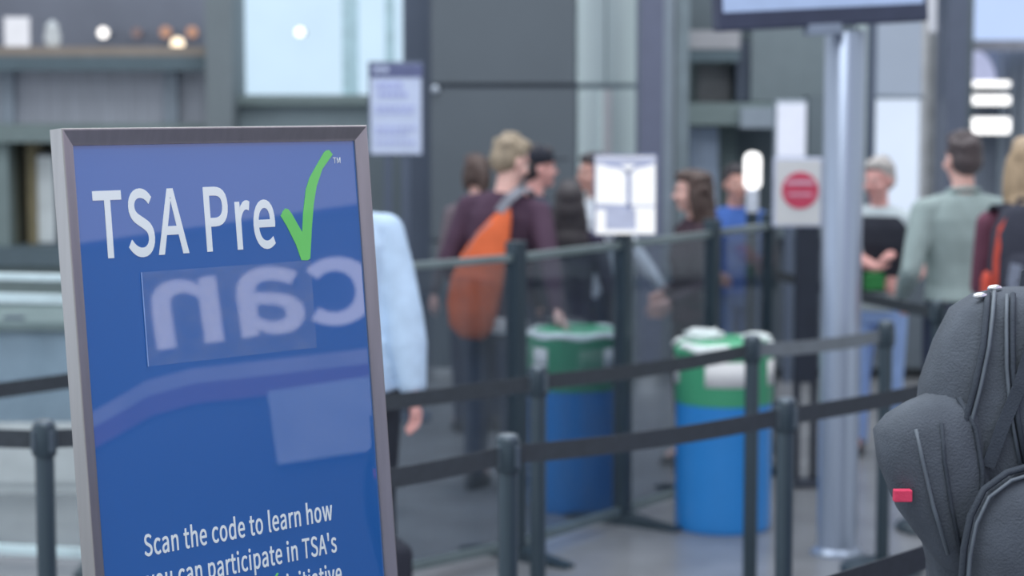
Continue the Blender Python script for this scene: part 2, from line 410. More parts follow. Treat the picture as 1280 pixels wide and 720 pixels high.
# ------------------------------------------------------------------ the sign in front
SIGN_M = Matrix(((0.68055905, -0.72953403, -0.06796678, -0.64716497), (0.73264723, 0.67654256, 0.07428452, 2.99772718), (-0.00821067, -0.10035068, 0.99491825, 1.98111965), (0, 0, 0, 1)))
SW, SH = .60, .92
BASE = SIGN_M @ Vector((SW / 2, .03, -SH))
sign = thing('poster_stand', 'blue trusted-traveller poster in a steel frame, standing in front of the queue', 'sign', (BASE.x, BASE.y, 0))
bpy.context.view_layer.update()
SL = Matrix.Translation((-BASE.x, -BASE.y, 0)) @ SIGN_M      # sign plane -> stand space
def sl(u, v, n=0): return SL @ Vector((u, -n, v))             # n: out of the poster towards the reader
frame_steel = G('poster_frame_steel', (150, 148, 147), rough=.34, metal=.85, var=.06, scale=6, stretch=(12, 12, .5), lit=1.35)
def poster_blue():
    m = mat('poster_blue', (20, 84, 150), rough=.35, var=.03, scale=3, coat=1.0, lit=1.35)
    b = m.node_tree.nodes['Principled BSDF']; b.inputs['Coat IOR'].default_value = 2.0; b.inputs['Coat Roughness'].default_value = .01
    return m
blue = poster_blue()
def sheet(name, pts, n0, n1, m, parent):
    bm = bmesh.new()
    a = [bm.verts.new(sl(u, v, n0)) for u, v in pts]; b = [bm.verts.new(sl(u, v, n1)) for u, v in pts]
    bm.faces.new(a); bm.faces.new(b)
    for i in range(len(pts)):
        j = (i + 1) % len(pts); bm.faces.new((a[i], a[j], b[j], b[i]))
    return fin(bm, name, m, parent)
BW = .0225
poster = sheet('poster', [(.012, -.012), (SW - .012, -.012), (SW - .012, -SH + .012), (.012, -SH + .012)], -.016, -.0105, blue, sign)
sheet('backing_panel', [(.004, -.004), (SW - .004, -.004), (SW - .004, -SH + .004), (.004, -SH + .004)], -.0275, -.0165, panel_dark, sign)
def frame_bar(c):     # c: outer corner a, outer corner b, inner b, inner a (mitred ends)
    bm = bmesh.new(); rows = []
    (oa, ob, ib, ia) = [Vector(p) for p in c]
    def mix(o, i, t): return o + (i - o) * t
    prof = [(0, -.030), (0, -.0015), (.05, 0), (.12, 0), (.88, -.0070), (1, -.0078), (1, -.0105), (.55, -.0165), (.55, -.030)]
    for o, i in ((oa, ia), (ob, ib)):
        rows.append([bm.verts.new(sl(*mix(o, i, t), n)) for t, n in prof])
    k = len(prof)
    for j in range(k): bm.faces.new((rows[0][j], rows[0][(j + 1) % k], rows[1][(j + 1) % k], rows[1][j]))
    bm.faces.new(rows[0]); bm.faces.new(rows[1])
    return fin(bm, 'frame_bar', frame_steel, sign)
o4 = [(0, 0), (SW, 0), (SW, -SH), (0, -SH)]; i4 = [(BW, -BW * 1.1), (SW - BW, -BW * 1.1), (SW - BW, -SH + BW), (BW, -SH + BW)]
for k in range(4): frame_bar((o4[k], o4[(k + 1) % 4], i4[(k + 1) % 4], i4[k]))
ink_white = G('print_white', (212, 236, 252), rough=.4, var=.0, coat=1.0, lit=1.25)
for m_ in (ink_white,):
    m_.node_tree.nodes['Principled BSDF'].inputs['Coat IOR'].default_value = 1.6
sf = lambda u, v, n: sl(u, v, n - .0105)
lettering('lettering', 'TSA Pre', .0515, .396, -.1928, -.0900, ink_white, poster, bold=.005, spacing=1.03, frame=sf)
lettering('lettering', 'TM', .5285, .5445, -.0610, -.0515, ink_white, poster, frame=sf)
lettering('lettering', 'Scan the code to learn how', .0985, .4735, -.6365, -.6010, ink_white, poster, bold=.005, spacing=1.03, frame=sf)
lettering('lettering', "you can participate in TSA's", .0985, .4775, -.6985, -.6550, ink_white, poster, bold=.005, spacing=1.03, frame=sf)
lettering('lettering', 'Pre', .290, .338, -.7395, -.7090, ink_white, poster, frame=sf)
lettering('lettering', 'initiative.', .368, .4915, -.7395, -.7060, ink_white, poster, bold=.005, spacing=1.03, frame=sf)
chk = [(0.4085, -0.1421), (0.4142, -0.134), (0.4195, -.1306), (0.4255, -0.1318), (0.4321, -0.1397), (0.4514, -0.1700), (0.4557, -0.1407), (0.4654, -0.1012), (0.4747, -0.0835), (0.4863, -0.0696), (0.5095, -0.043), (0.5151, -0.0398), (0.5216, -0.0393), (0.5284, -0.0465), (0.5035, -0.07), (0.4889, -0.0968), (0.4804, -0.1236), (0.4724, -0.1632), (0.4643, -0.2125), (0.4589, -0.2152), (0.4454, -0.2144), (0.436, -0.1884), (0.4195, -0.1583)]
def check_mark(dx=0, dy=0, s=1.0):
    m = bpy.data.materials.get('print_green') or G('print_green', (98, 186, 92), rough=.4, var=.05, scale=8, coat=.6, lit=1.3)
    return sheet('check_mark', [(dx + u * s, dy + v * s) for u, v in chk], -.0105, -.0098, m, poster)
check_mark(); check_mark(.236, -.6930, .22)
# clear plastic leaflet sleeve stuck to the poster
sl_m = bpy.data.materials.new('clear_sleeve'); sl_m.use_nodes = True
_n = sl_m.node_tree; _n.nodes.clear(); _o = _n.nodes.new('ShaderNodeOutputMaterial'); _t = _n.nodes.new('ShaderNodeBsdfTransparent'); _d = _n.nodes.new('ShaderNodeBsdfDiffuse')
_m = _n.nodes.new('ShaderNodeMixShader'); _z = _n.nodes.new('ShaderNodeTexNoise'); _z.inputs['Scale'].default_value = 6
_k = _n.nodes.new('ShaderNodeMath'); _k.operation = 'MULTIPLY'; _k.inputs[1].default_value = .07; _n.links.new(_z.outputs['Fac'], _k.inputs[0])
_n.links.new(_k.outputs[0], _m.inputs[0]); _n.links.new(_t.outputs[0], _m.inputs[1]); _n.links.new(_d.outputs[0], _m.inputs[2]); _n.links.new(_m.outputs[0], _o.inputs[0])
sleeve = sheet('clear_sleeve', [(.1285, -.2150), (.4640, -.2155), (.4640, -.3560), (.1289, -.3556)], -.0096, -.0090, sl_m, poster)
edge_m = G('sleeve_edge', (128, 158, 208), rough=.2, lit=1.2)
sheet('sleeve_edge', [(.1278, -.2150), (.1292, -.2150), (.1296, -.3556), (.1282, -.3556)], -.0096, -.0084, edge_m, sleeve)
# stand: two arms, post and foot plate
px_ = SL @ Vector((SW / 2, .045, -.3)); pz_ = SL @ Vector((SW / 2, .05, -SH + .05))
bm = bmesh.new(); tube_path(bm, [(0, .16, .03), (0, .16, px_.z)], .024, 16); fin(bm, 'post', steel, sign, True)
for v in (-.3, -.75):
    p = SL @ Vector((SW / 2, .028, v)); bm = bmesh.new()
    tube_path(bm, [p, Vector((0, .16, p.z))], .014, 10); fin(bm, 'bracket', steel, sign, True)
latheo('foot_plate', [(.23, 0), (.23, .012), (.05, .03), (.03, .05)], steel, sign, 48, (0, .16, 0))

# what the glossy poster mirrors: lettering on the hall's side wall
brd = thing('wall_lettering_board', 'big pale lettering over a red stripe on a side wall, seen mirrored in the poster', 'sign', (2.6, 3.4, 0))
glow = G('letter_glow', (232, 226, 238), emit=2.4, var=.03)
bf = lambda u, w, n: Vector((-.015 - n, 3.4 * -1 + u * -1 + 0, w))
def bfr(u, w, n): return Vector((-.012 - n, -u - 3.4, w))
boxo('board', -.012, 0, -2.2, 1.9, .35, 2.08, G('board_lilac', (80, 80, 98), rough=.5, var=.08, scale=2), brd)
me = text_mesh('American', .007)
xs = [v.co.x for v in me.vertices]; ys = [v.co.y for v in me.vertices]
capb = max(ys) - min(ys); sc = .33 / capb; xm = max(xs)
for v in me.vertices:
    v.co = Vector((-.012 - max(0, v.co.z + .02) * .4, 2.776 - 3.4 + (xm - v.co.x) * sc * 1.05, 1.745 + (v.co.y - min(ys)) * sc * .84))
put('lettering', me, brd, glow)
def stripe(name, pts, w, m):
    bm = bmesh.new(); A = []; B = []
    for y, z in pts:
        A.append(bm.verts.new((-.02, y - 3.4, z))); B.append(bm.verts.new((-.02, y - 3.4, z - w)))
    for i in range(len(pts) - 1): bm.faces.new((A[i], A[i + 1], B[i + 1], B[i]))
    r = bmesh.ops.extrude_face_region(bm, geom=list(bm.faces))
    for e in r['geom']:
        if isinstance(e, bmesh.types.BMVert): e.co.x += .01
    return fin(bm, name, m, brd)
sp = [(1.9, 1.30), (2.3, 1.50), (2.603, 1.612), (2.731, 1.664), (2.864, 1.680), (3.114, 1.672), (3.367, 1.664), (4.2, 1.64)]
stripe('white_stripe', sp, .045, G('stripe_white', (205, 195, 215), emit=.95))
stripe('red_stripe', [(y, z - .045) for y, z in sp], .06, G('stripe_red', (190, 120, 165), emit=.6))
boxo('lower_panel', -.03, -.012, -.32, 1.9, 1.36, 1.58, G('board_pale', (185, 185, 205), rough=.5), brd)

# ------------------------------------------------------------------ queue posts with belts
belt_m = G('belt_charcoal', (50, 56, 62), rough=.75, var=.12, scale=40, lit=1.3)
belt_grey = G('belt_grey', (92, 98, 104), rough=.7, var=.1, scale=40)
post_m = G('post_black_metal', (46, 58, 66), rough=.32, metal=.3, var=.06, scale=6, lit=1.5)
cap_m = G('post_cap', (74, 84, 92), rough=.3, metal=.4)
def stanchion(x, y, label, belts=(), group='queue posts with belts', rp=.0285):
    t = thing('queue_post', label, 'post', (x, y, 0), 0, group)
    latheo('base', [(.175, 0), (.175, .02), (.15, .035), (.05, .05), (.04, .055)], post_m, t, 36)
    latheo('tube', [(rp, .05), (rp, .955), (rp - .002, .96)], post_m, t, 20)
    latheo('belt_head', [(.034, .95), (.036, .955), (.036, 1.035), (.031, 1.045)], post_m, t, 20)
    latheo('cap', [(.031, 1.045), (.027, 1.054), (.012, 1.058)], cap_m, t, 20)
    for k in range(4):
        a = R(45 + 90 * k); bm = bmesh.new()
        box(bm, -.008, .008, .030, .042, .965, 1.025, .002, Matrix.Rotation(a, 4, 'Z')); fin(bm, 'slot', cap_m, t)
    for bx, by, m in belts:
        d = Vector((bx - x, by - y, 0)); L = d.length; d.normalize(); pts = []
        for i in range(13):
            s = i / 12; pts.append(d * (.035 + s * (L - .07)) + Vector((0, 0, .995 - .012 * 4 * s * (1 - s))))
        bm = bmesh.new(); tube_path(bm, pts, 0, flat=(.055, .003, (-d.y, d.x, 0))); fin(bm, 'belt', m, t)
    return t
k_ = 1 / 1.05
A, B, C_, D, E_, K, L_, C0, M_, N1, N2, L2, L3, H1, H2 = [(x * k_, y * k_) for x, y in ((-.012, 6.09), (.905, 6.8), (.096, 7.58), (.99, 8.5), (1.63, 9.0), (-.72, 5.45), (-1.446, 6.35), (-.97, 6.8), (1.95, 7.95), (.35, 4.1), (1.70, 5.66), (-1.26, 8.16), (-2.42, 6.82), (1.47, 12.07), (2.03, 9.85))]
stanchion(*A, 'black queue post just beside the poster, before the tallest barrier post', [(*B, belt_m)])
stanchion(*B, 'black queue post standing before the steel monitor pole', [(*M_, belt_m)])
stanchion(*C_, 'slim black queue post before the recycling bin that is behind the glass', [(*D, belt_m)])
stanchion(*D, 'black queue post in front of the nearer blue recycling bin', [(*E_, belt_grey)])
stanchion(*E_, 'black queue post between the steel monitor pole and the grey backpack', [])
stanchion(*K, 'queue post hidden behind the blue poster, belt running to the post beside it', [(*A, belt_m)])
stanchion(*L_, 'black queue post at the edge of the hall beside the poster frame', [(-2.6, 6.5, belt_m), (*C0, belt_m)])
stanchion(*C0, 'queue post behind the poster, belt running past the blue-shirted man', [(*C_, belt_m)])
stanchion(*M_, 'black queue post hidden behind the grey backpack', [])
stanchion(*L2, 'queue post behind the poster before the two-rail glass barrier', [(*L3, belt_m)])
stanchion(*L3, 'queue post outside the frame, in line with the two-rail glass barrier', [])
stanchion(-2.6, 6.5, 'queue post ending the belt of the post beside the poster frame', [])
stanchion(*N1, 'nearest black queue post, its belt rising toward the backpack', [(*N2, belt_m)])
stanchion(*N2, 'black queue post behind the person with the grey backpack', [])
stanchion(*H1, 'far black queue post behind the red-disc sign', [(*H2, belt_m)])
stanchion(*H2, 'black queue post beside the man in the sage shirt', [])

# ------------------------------------------------------------------ tinted barrier
px_m = plexi('smoked_plexiglass', (.70, .74, .785), 1.42, .10)
rail_m = G('rail_grey_green', (104, 116, 118), rough=.35, metal=.5, lit=1.5)
def barrier(pts, label, zt=1.315, group=None, feet=True, two=False, post_w=.034, pm=None):
    x0, y0 = pts[0]
    t = thing('glass_barrier', label, 'barrier', (x0, y0, 0), 0, group)
    for i, (x, y) in enumerate(pts):
        d = Vector(pts[min(i + 1, len(pts) - 1)]) - Vector(pts[max(i - 1, 0)]); a = math.atan2(d.y, d.x)
        M = Matrix.Translation((x - x0, y - y0, 0)) @ Matrix.Rotation(a, 4, 'Z')
        bm = bmesh.new(); box(bm, -post_w, post_w, -post_w, post_w, .03, zt + .055, .006, M); fin(bm, 'post', post_m, t)
        fl_ = .30 if i < len(pts) - 1 else .17
        for s in (-1, 1):
            bm = bmesh.new(); q = [bm.verts.new(M @ Vector(p)) for p in ((-.04, 0, 0), (.04, 0, 0), (.03, s * fl_, 0), (-.03, s * fl_, 0), (-.04, 0, .06), (.04, 0, .06), (.03, s * fl_, .015), (-.03, s * fl_, .015))]
            for f in ((0, 1, 2, 3), (4, 5, 6, 7), (0, 1, 5, 4), (1, 2, 6, 5), (2, 3, 7, 6), (3, 0, 4, 7)): bm.faces.new([q[k] for k in f])
            fin(bm, 'foot', post_m, t)
    for (xa, ya), (xb, yb) in zip(pts, pts[1:]):
        d = Vector((xb - xa, yb - ya)); L = d.length; a = math.atan2(d.y, d.x)
        M = Matrix.Translation((xa - x0, ya - y0, 0)) @ Matrix.Rotation(a, 4, 'Z')
        for nm, z0, z1, th in [('top_rail', zt - .03, zt, .02), ('bottom_rail', .045, .085, .02)] + ([('middle_rail', zt - .125, zt - .085, .02)] if two else []):
            bm = bmesh.new(); box(bm, post_w, L - post_w, -th, th, z0, z1, .004, M); fin(bm, nm, rail_m, t)
        bm = bmesh.new(); box(bm, post_w, L - post_w, -.004, .004, .08, (zt - .025) if not two else zt - .12, 0, M); fin(bm, 'glass_panel', pm or px_m, t)
    return t
Q = [(-1.20, 7.62), (-.59, 8.2), (.017, 8.8), (.51, 9.5), (.985, 10.2), (1.33, 10.72)]
barrier(Q, 'long smoked glass barrier with dark posts between the queue and the travellers')
pale_glass = plexi('pale_glass', (.93, .96, .96), 1.45, .08)
barrier([(-3.9, 9.0), (-2.95, 8.85), (-1.75, 8.6)], 'pale glass barrier with two bright rails beside the poster frame', 1.245, None, True, True, .03, pale_glass)
for o in list(bpy.data.objects):
    if o.parent and o.parent.name == 'glass_barrier.001' and 'rail' in o.name:
        o.data.materials.clear(); o.data.materials.append(bpy.data.materials.get('rail_pale') or G('rail_pale', (188, 206, 212), rough=.4, lit=1.4))
# added counter behind that barrier; pale bottom is floor glare, lamp a reflection
t = thing('added_counter', 'added grey counter behind the two-rail glass barrier, its lower panel pale for floor glare', 'counter', (-2.75, 10.2, 0))
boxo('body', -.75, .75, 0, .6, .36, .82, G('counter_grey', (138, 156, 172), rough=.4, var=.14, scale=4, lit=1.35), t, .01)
boxo('lower_panel', -.75, .75, -.01, .6, .05, .36, G('floor_glare_pale', (212, 230, 238), rough=.4, var=.06, lit=1.5), t, .01)  # white here stands for daylight glare on the floor
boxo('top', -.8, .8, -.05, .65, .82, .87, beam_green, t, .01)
boxo('kick', -.75, .75, .01, .56, 0, .05, bpy.data.materials['floor_glare_pale'], t)
p = at(18, 407, 10.25)
t = thing('reflected_lamp', 'small oblong white glow for a lamp reflection, set on the added counter', 'lamp', (p.x, 10.25, .87))  # glowing spot standing for a lamp's reflection
boxo('base', -.05, .05, -.03, .03, 0, .015, panel_dark, t, .003)
boxo('stem', -.008, .008, -.008, .008, .015, p.z - .87 - .015, panel_dark, t)
bm = bmesh.new(); ball(bm, (0, 0, p.z - .87), (.05, .025, .02)); fin(bm, 'glow_spot', G('reflection_green_white', (225, 255, 245), emit=1.7), t, True)

# ------------------------------------------------------------------ recycling bins
green_m = G('bin_green', (70, 156, 116), rough=.38, var=.06, scale=3, lit=1.45)
binblue = G('bin_blue', (40, 118, 184), rough=.3, var=.05, scale=3, lit=1.5)
liner_m = G('bin_liner', (206, 216, 224), rough=.45, var=.08, scale=12, lit=1.35)
label_m = G('bin_label', (214, 222, 234), rough=.5, var=.04, lit=1.35)
def bin_(x, y, label, rotz, bag):
    t = thing('recycling_bin', label, 'bin', (x, y, 0), rotz, 'blue and green recycling bins')
    latheo('drum', [(.212, 0), (.218, .01), (.220, .03), (.220, .20), (.220, .40), (.220, .585)], binblue, t, 48)
    latheo('collar', [(.220, .585), (.224, .59), (.224, .80), (.229, .81), (.229, .83), (.218, .838)], green_m, t, 48)
    latheo('lid', [(.218, .838), (.20, .86), (.13, .875), (.12, .865), (.11, .80)], green_m, t, 48)
    bm = bmesh.new(); seg = 48; rows = []
    for j, (r, z, w) in enumerate(((.195, .862, 0), (.215, .866, .004), (.234, .848, .003), (.234, .836, .008))):
        rows.append([bm.verts.new(((r + .004 * math.sin(5 * a) + w * .3 * math.sin(11 * a)) * math.cos(a), (r + .004 * math.sin(5 * a)) * math.sin(a), z + w * math.sin(7 * a + 1))) for a in [2 * math.pi * i / seg for i in range(seg)]])
    for a, b in zip(rows, rows[1:]):
        for i in range(seg):
            if bag or (i // 3) % 4 != 0: bm.faces.new((a[i], a[(i + 1) % seg], b[(i + 1) % seg], b[i]))
    fin(bm, 'bag_rim', liner_m, t, True)
    for a0, a1, z0, z1 in ((-118, -66, .675, .79), (-36, -12, .675, .79), (60, 112, .675, .79), (150, 200, .675, .79)):
        bm = bmesh.new(); n = 10; rr = .2258
        lo = [bm.verts.new((rr * math.cos(R(a0 + (a1 - a0) * i / n)), rr * math.sin(R(a0 + (a1 - a0) * i / n)), z0)) for i in range(n + 1)]
        hi = [bm.verts.new((v.co.x, v.co.y, z1)) for v in lo]
        for i in range(n): bm.faces.new((lo[i], lo[i + 1], hi[i + 1], hi[i]))
        o = fin(bm, 'label', label_m, t, True)
        s = o.modifiers.new('s', 'SOLIDIFY'); s.thickness = .0016; s.offset = 1
    return t
bin_(.972, 9.45, 'blue and green recycling bin in the open, with white label and bag rim', 0, False)
bin_(.300, 9.90, 'blue and green recycling bin seen through the smoked glass, the young man reaching for it', R(-114), True)
# crumpled litter on the nearer bin
for (dx, dy, s, lb) in ((-.10, -.05, .05, 'crumpled white paper heaped on the open bin'), (.14, -.06, .035, 'smaller white paper scrap at the edge of the open bin')):
    bm = bmesh.new(); bmesh.ops.create_icosphere(bm, subdivisions=3, radius=1)
    for v in bm.verts:
        k = 1 + .25 * math.sin(9 * v.co.x + 3) * math.cos(8 * v.co.y) + random.uniform(-.1, .1); v.co = Vector((v.co.x * s * 1.7 * k, v.co.y * s * k, v.co.z * s * .6 * k))
    o = fin(bm, 'crumpled_paper', liner_m, None, False, (.972 + dx, 9.45 + dy, .87 + s * .5)); tag(o, lb, 'paper', 'papers on the open bin')

# ------------------------------------------------------------------ monitor on the steel pole
t = thing('pole_monitor', 'flat monitor on a thick steel pole standing on the floor', 'monitor', (1.415, 8.9, 0))
latheo('pole', [(.086, .02), (.086, 2.25), (.08, 2.26)], G('pole_steel', (138, 148, 164), rough=.3, metal=.55, var=.05, scale=2, stretch=(1, 1, .2), lit=1.5), t, 40)
latheo('base_plate', [(.115, 0), (.115, .012), (.1, .02), (.09, .03)], bpy.data.materials['pole_steel'], t, 40)
Mm = Matrix.Translation((-.115, -.12, 2.272)) @ Matrix.Rotation(R(14), 4, 'Z') @ Matrix.Rotation(R(-3.0), 4, 'Y')
bm = bmesh.new(); box(bm, -.472, .472, -.03, .05, 0, .60, .012, Mm); fin(bm, 'monitor_case', G('monitor_black', (52, 58, 78), rough=.4, lit=1.4), t)
bm = bmesh.new(); box(bm, -.447, .447, -.034, -.029, .078, .575, 0, Mm); fin(bm, 'screen', G('screen_glow', (168, 192, 236), emit=.9, var=.05), t)
bm = bmesh.new(); box(bm, -.075, .075, -.04, .04, -.035, .012, .008, Mm); fin(bm, 'control_box', G('control_grey', (112, 122, 138), rough=.4), t)
bm = bmesh.new(); box(bm, -.09, .09, .05, .12, .1, .4, .01, Mm); fin(bm, 'wall_mount', post_m, t)

# ------------------------------------------------------------------ sign boards
def board(name, px0, py0, px1, py1, Y, label, face, depth=.03, frame_m=post_m, fr=.012, post=None, post_m_=post_m, postw=.02, cat='sign'):
    a, b = at(px0, py1, Y), at(px1, py0, Y); cx = (a.x + b.x) / 2
    bx = cx if post is None else at(post, py1, Y).x
    t = thing(name, label, cat, (bx, Y, 0))
    o = cx - bx; hw = (b.x - a.x) / 2
    boxo('frame', o - hw, o + hw, 0, depth, a.z, b.z, frame_m, t, .004)
    f = boxo('face', o - hw + fr, o + hw - fr, -.004, .002, a.z + fr, b.z - fr, face, t)
    return t, o, hw, a.z, b.z
# notice board at the back, left of the big column
nb_w = G('notice_white', (180, 190, 242), rough=.5, var=.03, lit=1.35)
t, o, hw, z0, z1 = board('notice_sign', 461, 77, 529, 195, 12.5, 'tall notice sign with dark header before the dark pillar', nb_w, frame_m=panel_dark)
boxo('header', o - hw + .01, o + hw - .005, -.007, -.003, at(490, 97, 12.5).z, at(490, 80, 12.5).z, G('header_slate', (80, 86, 118), rough=.5), t)
grey_ink = G('grey_ink', (140, 146, 186), rough=.6)
for yy, l, w, h in ((87, 468, 488, 6), (107, 471, 505, 7), (118, 473, 511, 6), (134, 470, 520, 3), (140, 470, 518, 3), (160, 470, 522, 3), (167, 470, 512, 3), (178, 470, 520, 3)):
    a, b = at(l, yy + h / 2, 12.5), at(w, yy - h / 2, 12.5); bx = t.location.x
    nn = max(2, int((w - l) / 7)); 
    bm = bmesh.new(); xx = a.x - bx
    step = (b.x - a.x) / nn
    for i in range(nn): box(bm, xx + i * step, xx + i * step + step * .72, -.0085, -.0035, a.z, b.z)
    ob = fin(bm, 'print_line', grey_ink if yy > 90 else nb_w, t); ob['kind'] = 'stuff'
for s in (-.075, .03):
    boxo('leg', o + s, o + s + .05, .0, .03, .02, z0 + .01, panel_dark, t)
boxo('base', -.2, .2, -.14, .16, 0, .025, panel_dark, t, .005)

# white picture sign on the barrier's second post; its glow is painted window reflection
pic = G('glare_white', (246, 249, 255), rough=.3, var=.03, scale=6, emit=1.1)
t, o, hw, z0, z1 = board('picture_sign', 742, 193, 822, 295, 9.42, 'white sign, glow added for window reflections, with a dark branching picture, on a post of the smoked barrier', pic, frame_m=G('sign_frame_grey', (96, 104, 130), rough=.4), post=780, fr=.009)
bx = t.location.x
dk = G('picture_dark', (146, 154, 184), rough=.5); ml = G('glare_mid', (196, 206, 238), emit=.8)
def pp(px, py): p = at(px, py, 9.42); return Vector((p.x - bx, -.008, p.z))
bm = bmesh.new()
for pts, w in (([(786, 262), (786, 225), (785, 213)], .020), ([(785, 216), (775, 208), (757, 206)], .014), ([(786, 216), (795, 208), (811, 205)], .014), ([(746, 256), (818, 258)], .008)):
    tube_path(bm, [pp(*q) for q in pts], 0, flat=(w, .004, (0, -1, 0)))
fin(bm, 'picture_lines', dk, t)
for x0, y0, x1, y1, m in ((746, 197, 819, 206, ml), (757, 261, 795, 287, ml), (745, 256, 790, 262, ml)):
    a, b = pp(x0, y1), pp(x1, y0); boxo('picture_patch', a.x, b.x, -.0065, -.0035, a.z, b.z, m, t)
boxo('leg', -.03, .03, .0, .035, 1.37, z0, post_m, t)
boxo('clamp', -.045, .045, .0, .045, 1.362, 1.39, post_m, t)

# red-disc sign on its black stand
wh = G('sign_white', (214, 222, 240), rough=.4, var=.02, lit=1.35)
t, o, hw, z0, z1 = board('red_disc_sign', 966, 197, 1029, 284, 10.45, 'white sign with red disc on a black stand beside the steel pole', wh, post=1011, fr=.012, frame_m=G('sign_edge', (170, 176, 196), rough=.4))
bx = t.location.x; c = at(1000, 238, 10.45); rr = at(1023, 238, 10.45).x - c.x
red = G('sign_red', (196, 70, 96), rough=.5, var=.06, scale=20, lit=1.4); pink = G('sign_pink', (222, 170, 188), rough=.5, lit=1.3)
bm = bmesh.new(); bmesh.ops.create_cone(bm, cap_ends=True, segments=40, radius1=rr, radius2=rr, depth=.004, matrix=Matrix.Translation((c.x - bx, -.006, c.z)) @ Matrix.Rotation(R(90), 4, 'X')); fin(bm, 'red_disc', red, t)
for yy, w, h in ((228, 17, 5), (243, 15, 3)):
    a, b = at(1000 - w, yy + h / 2, 10.45), at(1000 + w, yy - h / 2, 10.45)
    boxo('pale_band', a.x - bx, b.x - bx, -.0095, -.0075, a.z, b.z, pink, t)
boxo('column', -.06, .058, .0, .07, .52, z0 + .005, G('stand_black', (42, 48, 60), rough=.45, lit=1.3), t, .004)
for s in (-.06, .028): boxo('leg', s, s + .03, .01, .06, .02, .53, bpy.data.materials['stand_black'], t)
boxo('base', -.13, .13, -.12, .075, 0, .025, bpy.data.materials['stand_black'], t, .005)

# beacon lamp on a tall pole
p = at(941, 190, 12.0); q = at(941, 236, 12.0); r_ = at(941, 265, 12.0)
t = thing('beacon_lamp', 'bright white capsule lamp on a pole behind the smoked barrier', 'lamp', (p.x, 12.0, 0))
latheo('lamp_head', [(.02, q.z), (.045, q.z + .012), (.050, q.z + .03), (.050, p.z - .035), (.04, p.z - .012), (.015, p.z)], bright_lit, t, 24)
latheo('collar', [(.034, r_.z), (.036, r_.z + .01), (.036, q.z - .005), (.02, q.z)], G('collar_white', (196, 202, 224), rough=.4, lit=1.35), t, 24)
latheo('pole', [(.036, .02), (.036, r_.z)], post_m, t, 20)
latheo('base', [(.15, 0), (.15, .02), (.05, .03)], post_m, t, 30)

# ------------------------------------------------------------------ people
EYE = G('eye_white', (220, 220, 222), rough=.3, var=.0); IRIS = G('iris_dark', (50, 42, 40), rough=.2)
LIP = G('lip', (150, 98, 94), rough=.5); SHOE = G('shoe_black', (38, 40, 46), rough=.5)
def hand_mesh():
    bm = bmesh.new()
    ball(bm, (0, 0, .045), (.040, .015, .052)); ball(bm, (0, 0, .0), (.027, .02, .03)); ball(bm, (0, -.003, .075), (.041, .014, .022))
    for i, (x, L) in enumerate(((.033, .070), (.011, .080), (-.011, .074), (-.032, .058))):
        a, th = Vector((x, 0, .085)), R(14); pts = [a]
        for k, f in enumerate((.45, .32, .23)):
            d = Vector((x * .9, -math.sin(th), math.cos(th))); pts.append(pts[-1] + d.normalized() * L * f); th += R(20)
        limb(bm, pts, [.0098, .0092, .0085, .0074])
    limb(bm, [(.028, -.004, .02), (.052, -.014, .050), (.058, -.024, .080), (.056, -.032, .100)], [.016, .0125, .0105, .0085])
    return remesh(bm, .0042, 2, 'hand')
HAND = hand_mesh()
def ik(sh, wr, l1, l2, hint):
    d = wr - sh; L = d.length
    if L > (l1 + l2) * .999:
        wr = sh + d.normalized() * (l1 + l2) * .999; d = wr - sh; L = d.length
    a = (l1 * l1 - l2 * l2 + L * L) / (2 * L); h = math.sqrt(max(0, l1 * l1 - a * a))
    n = d.normalized(); hv = Vector(hint); hv = (hv - n * hv.dot(n)); hv.normalize()
    return sh + n * a + hv * h, wr

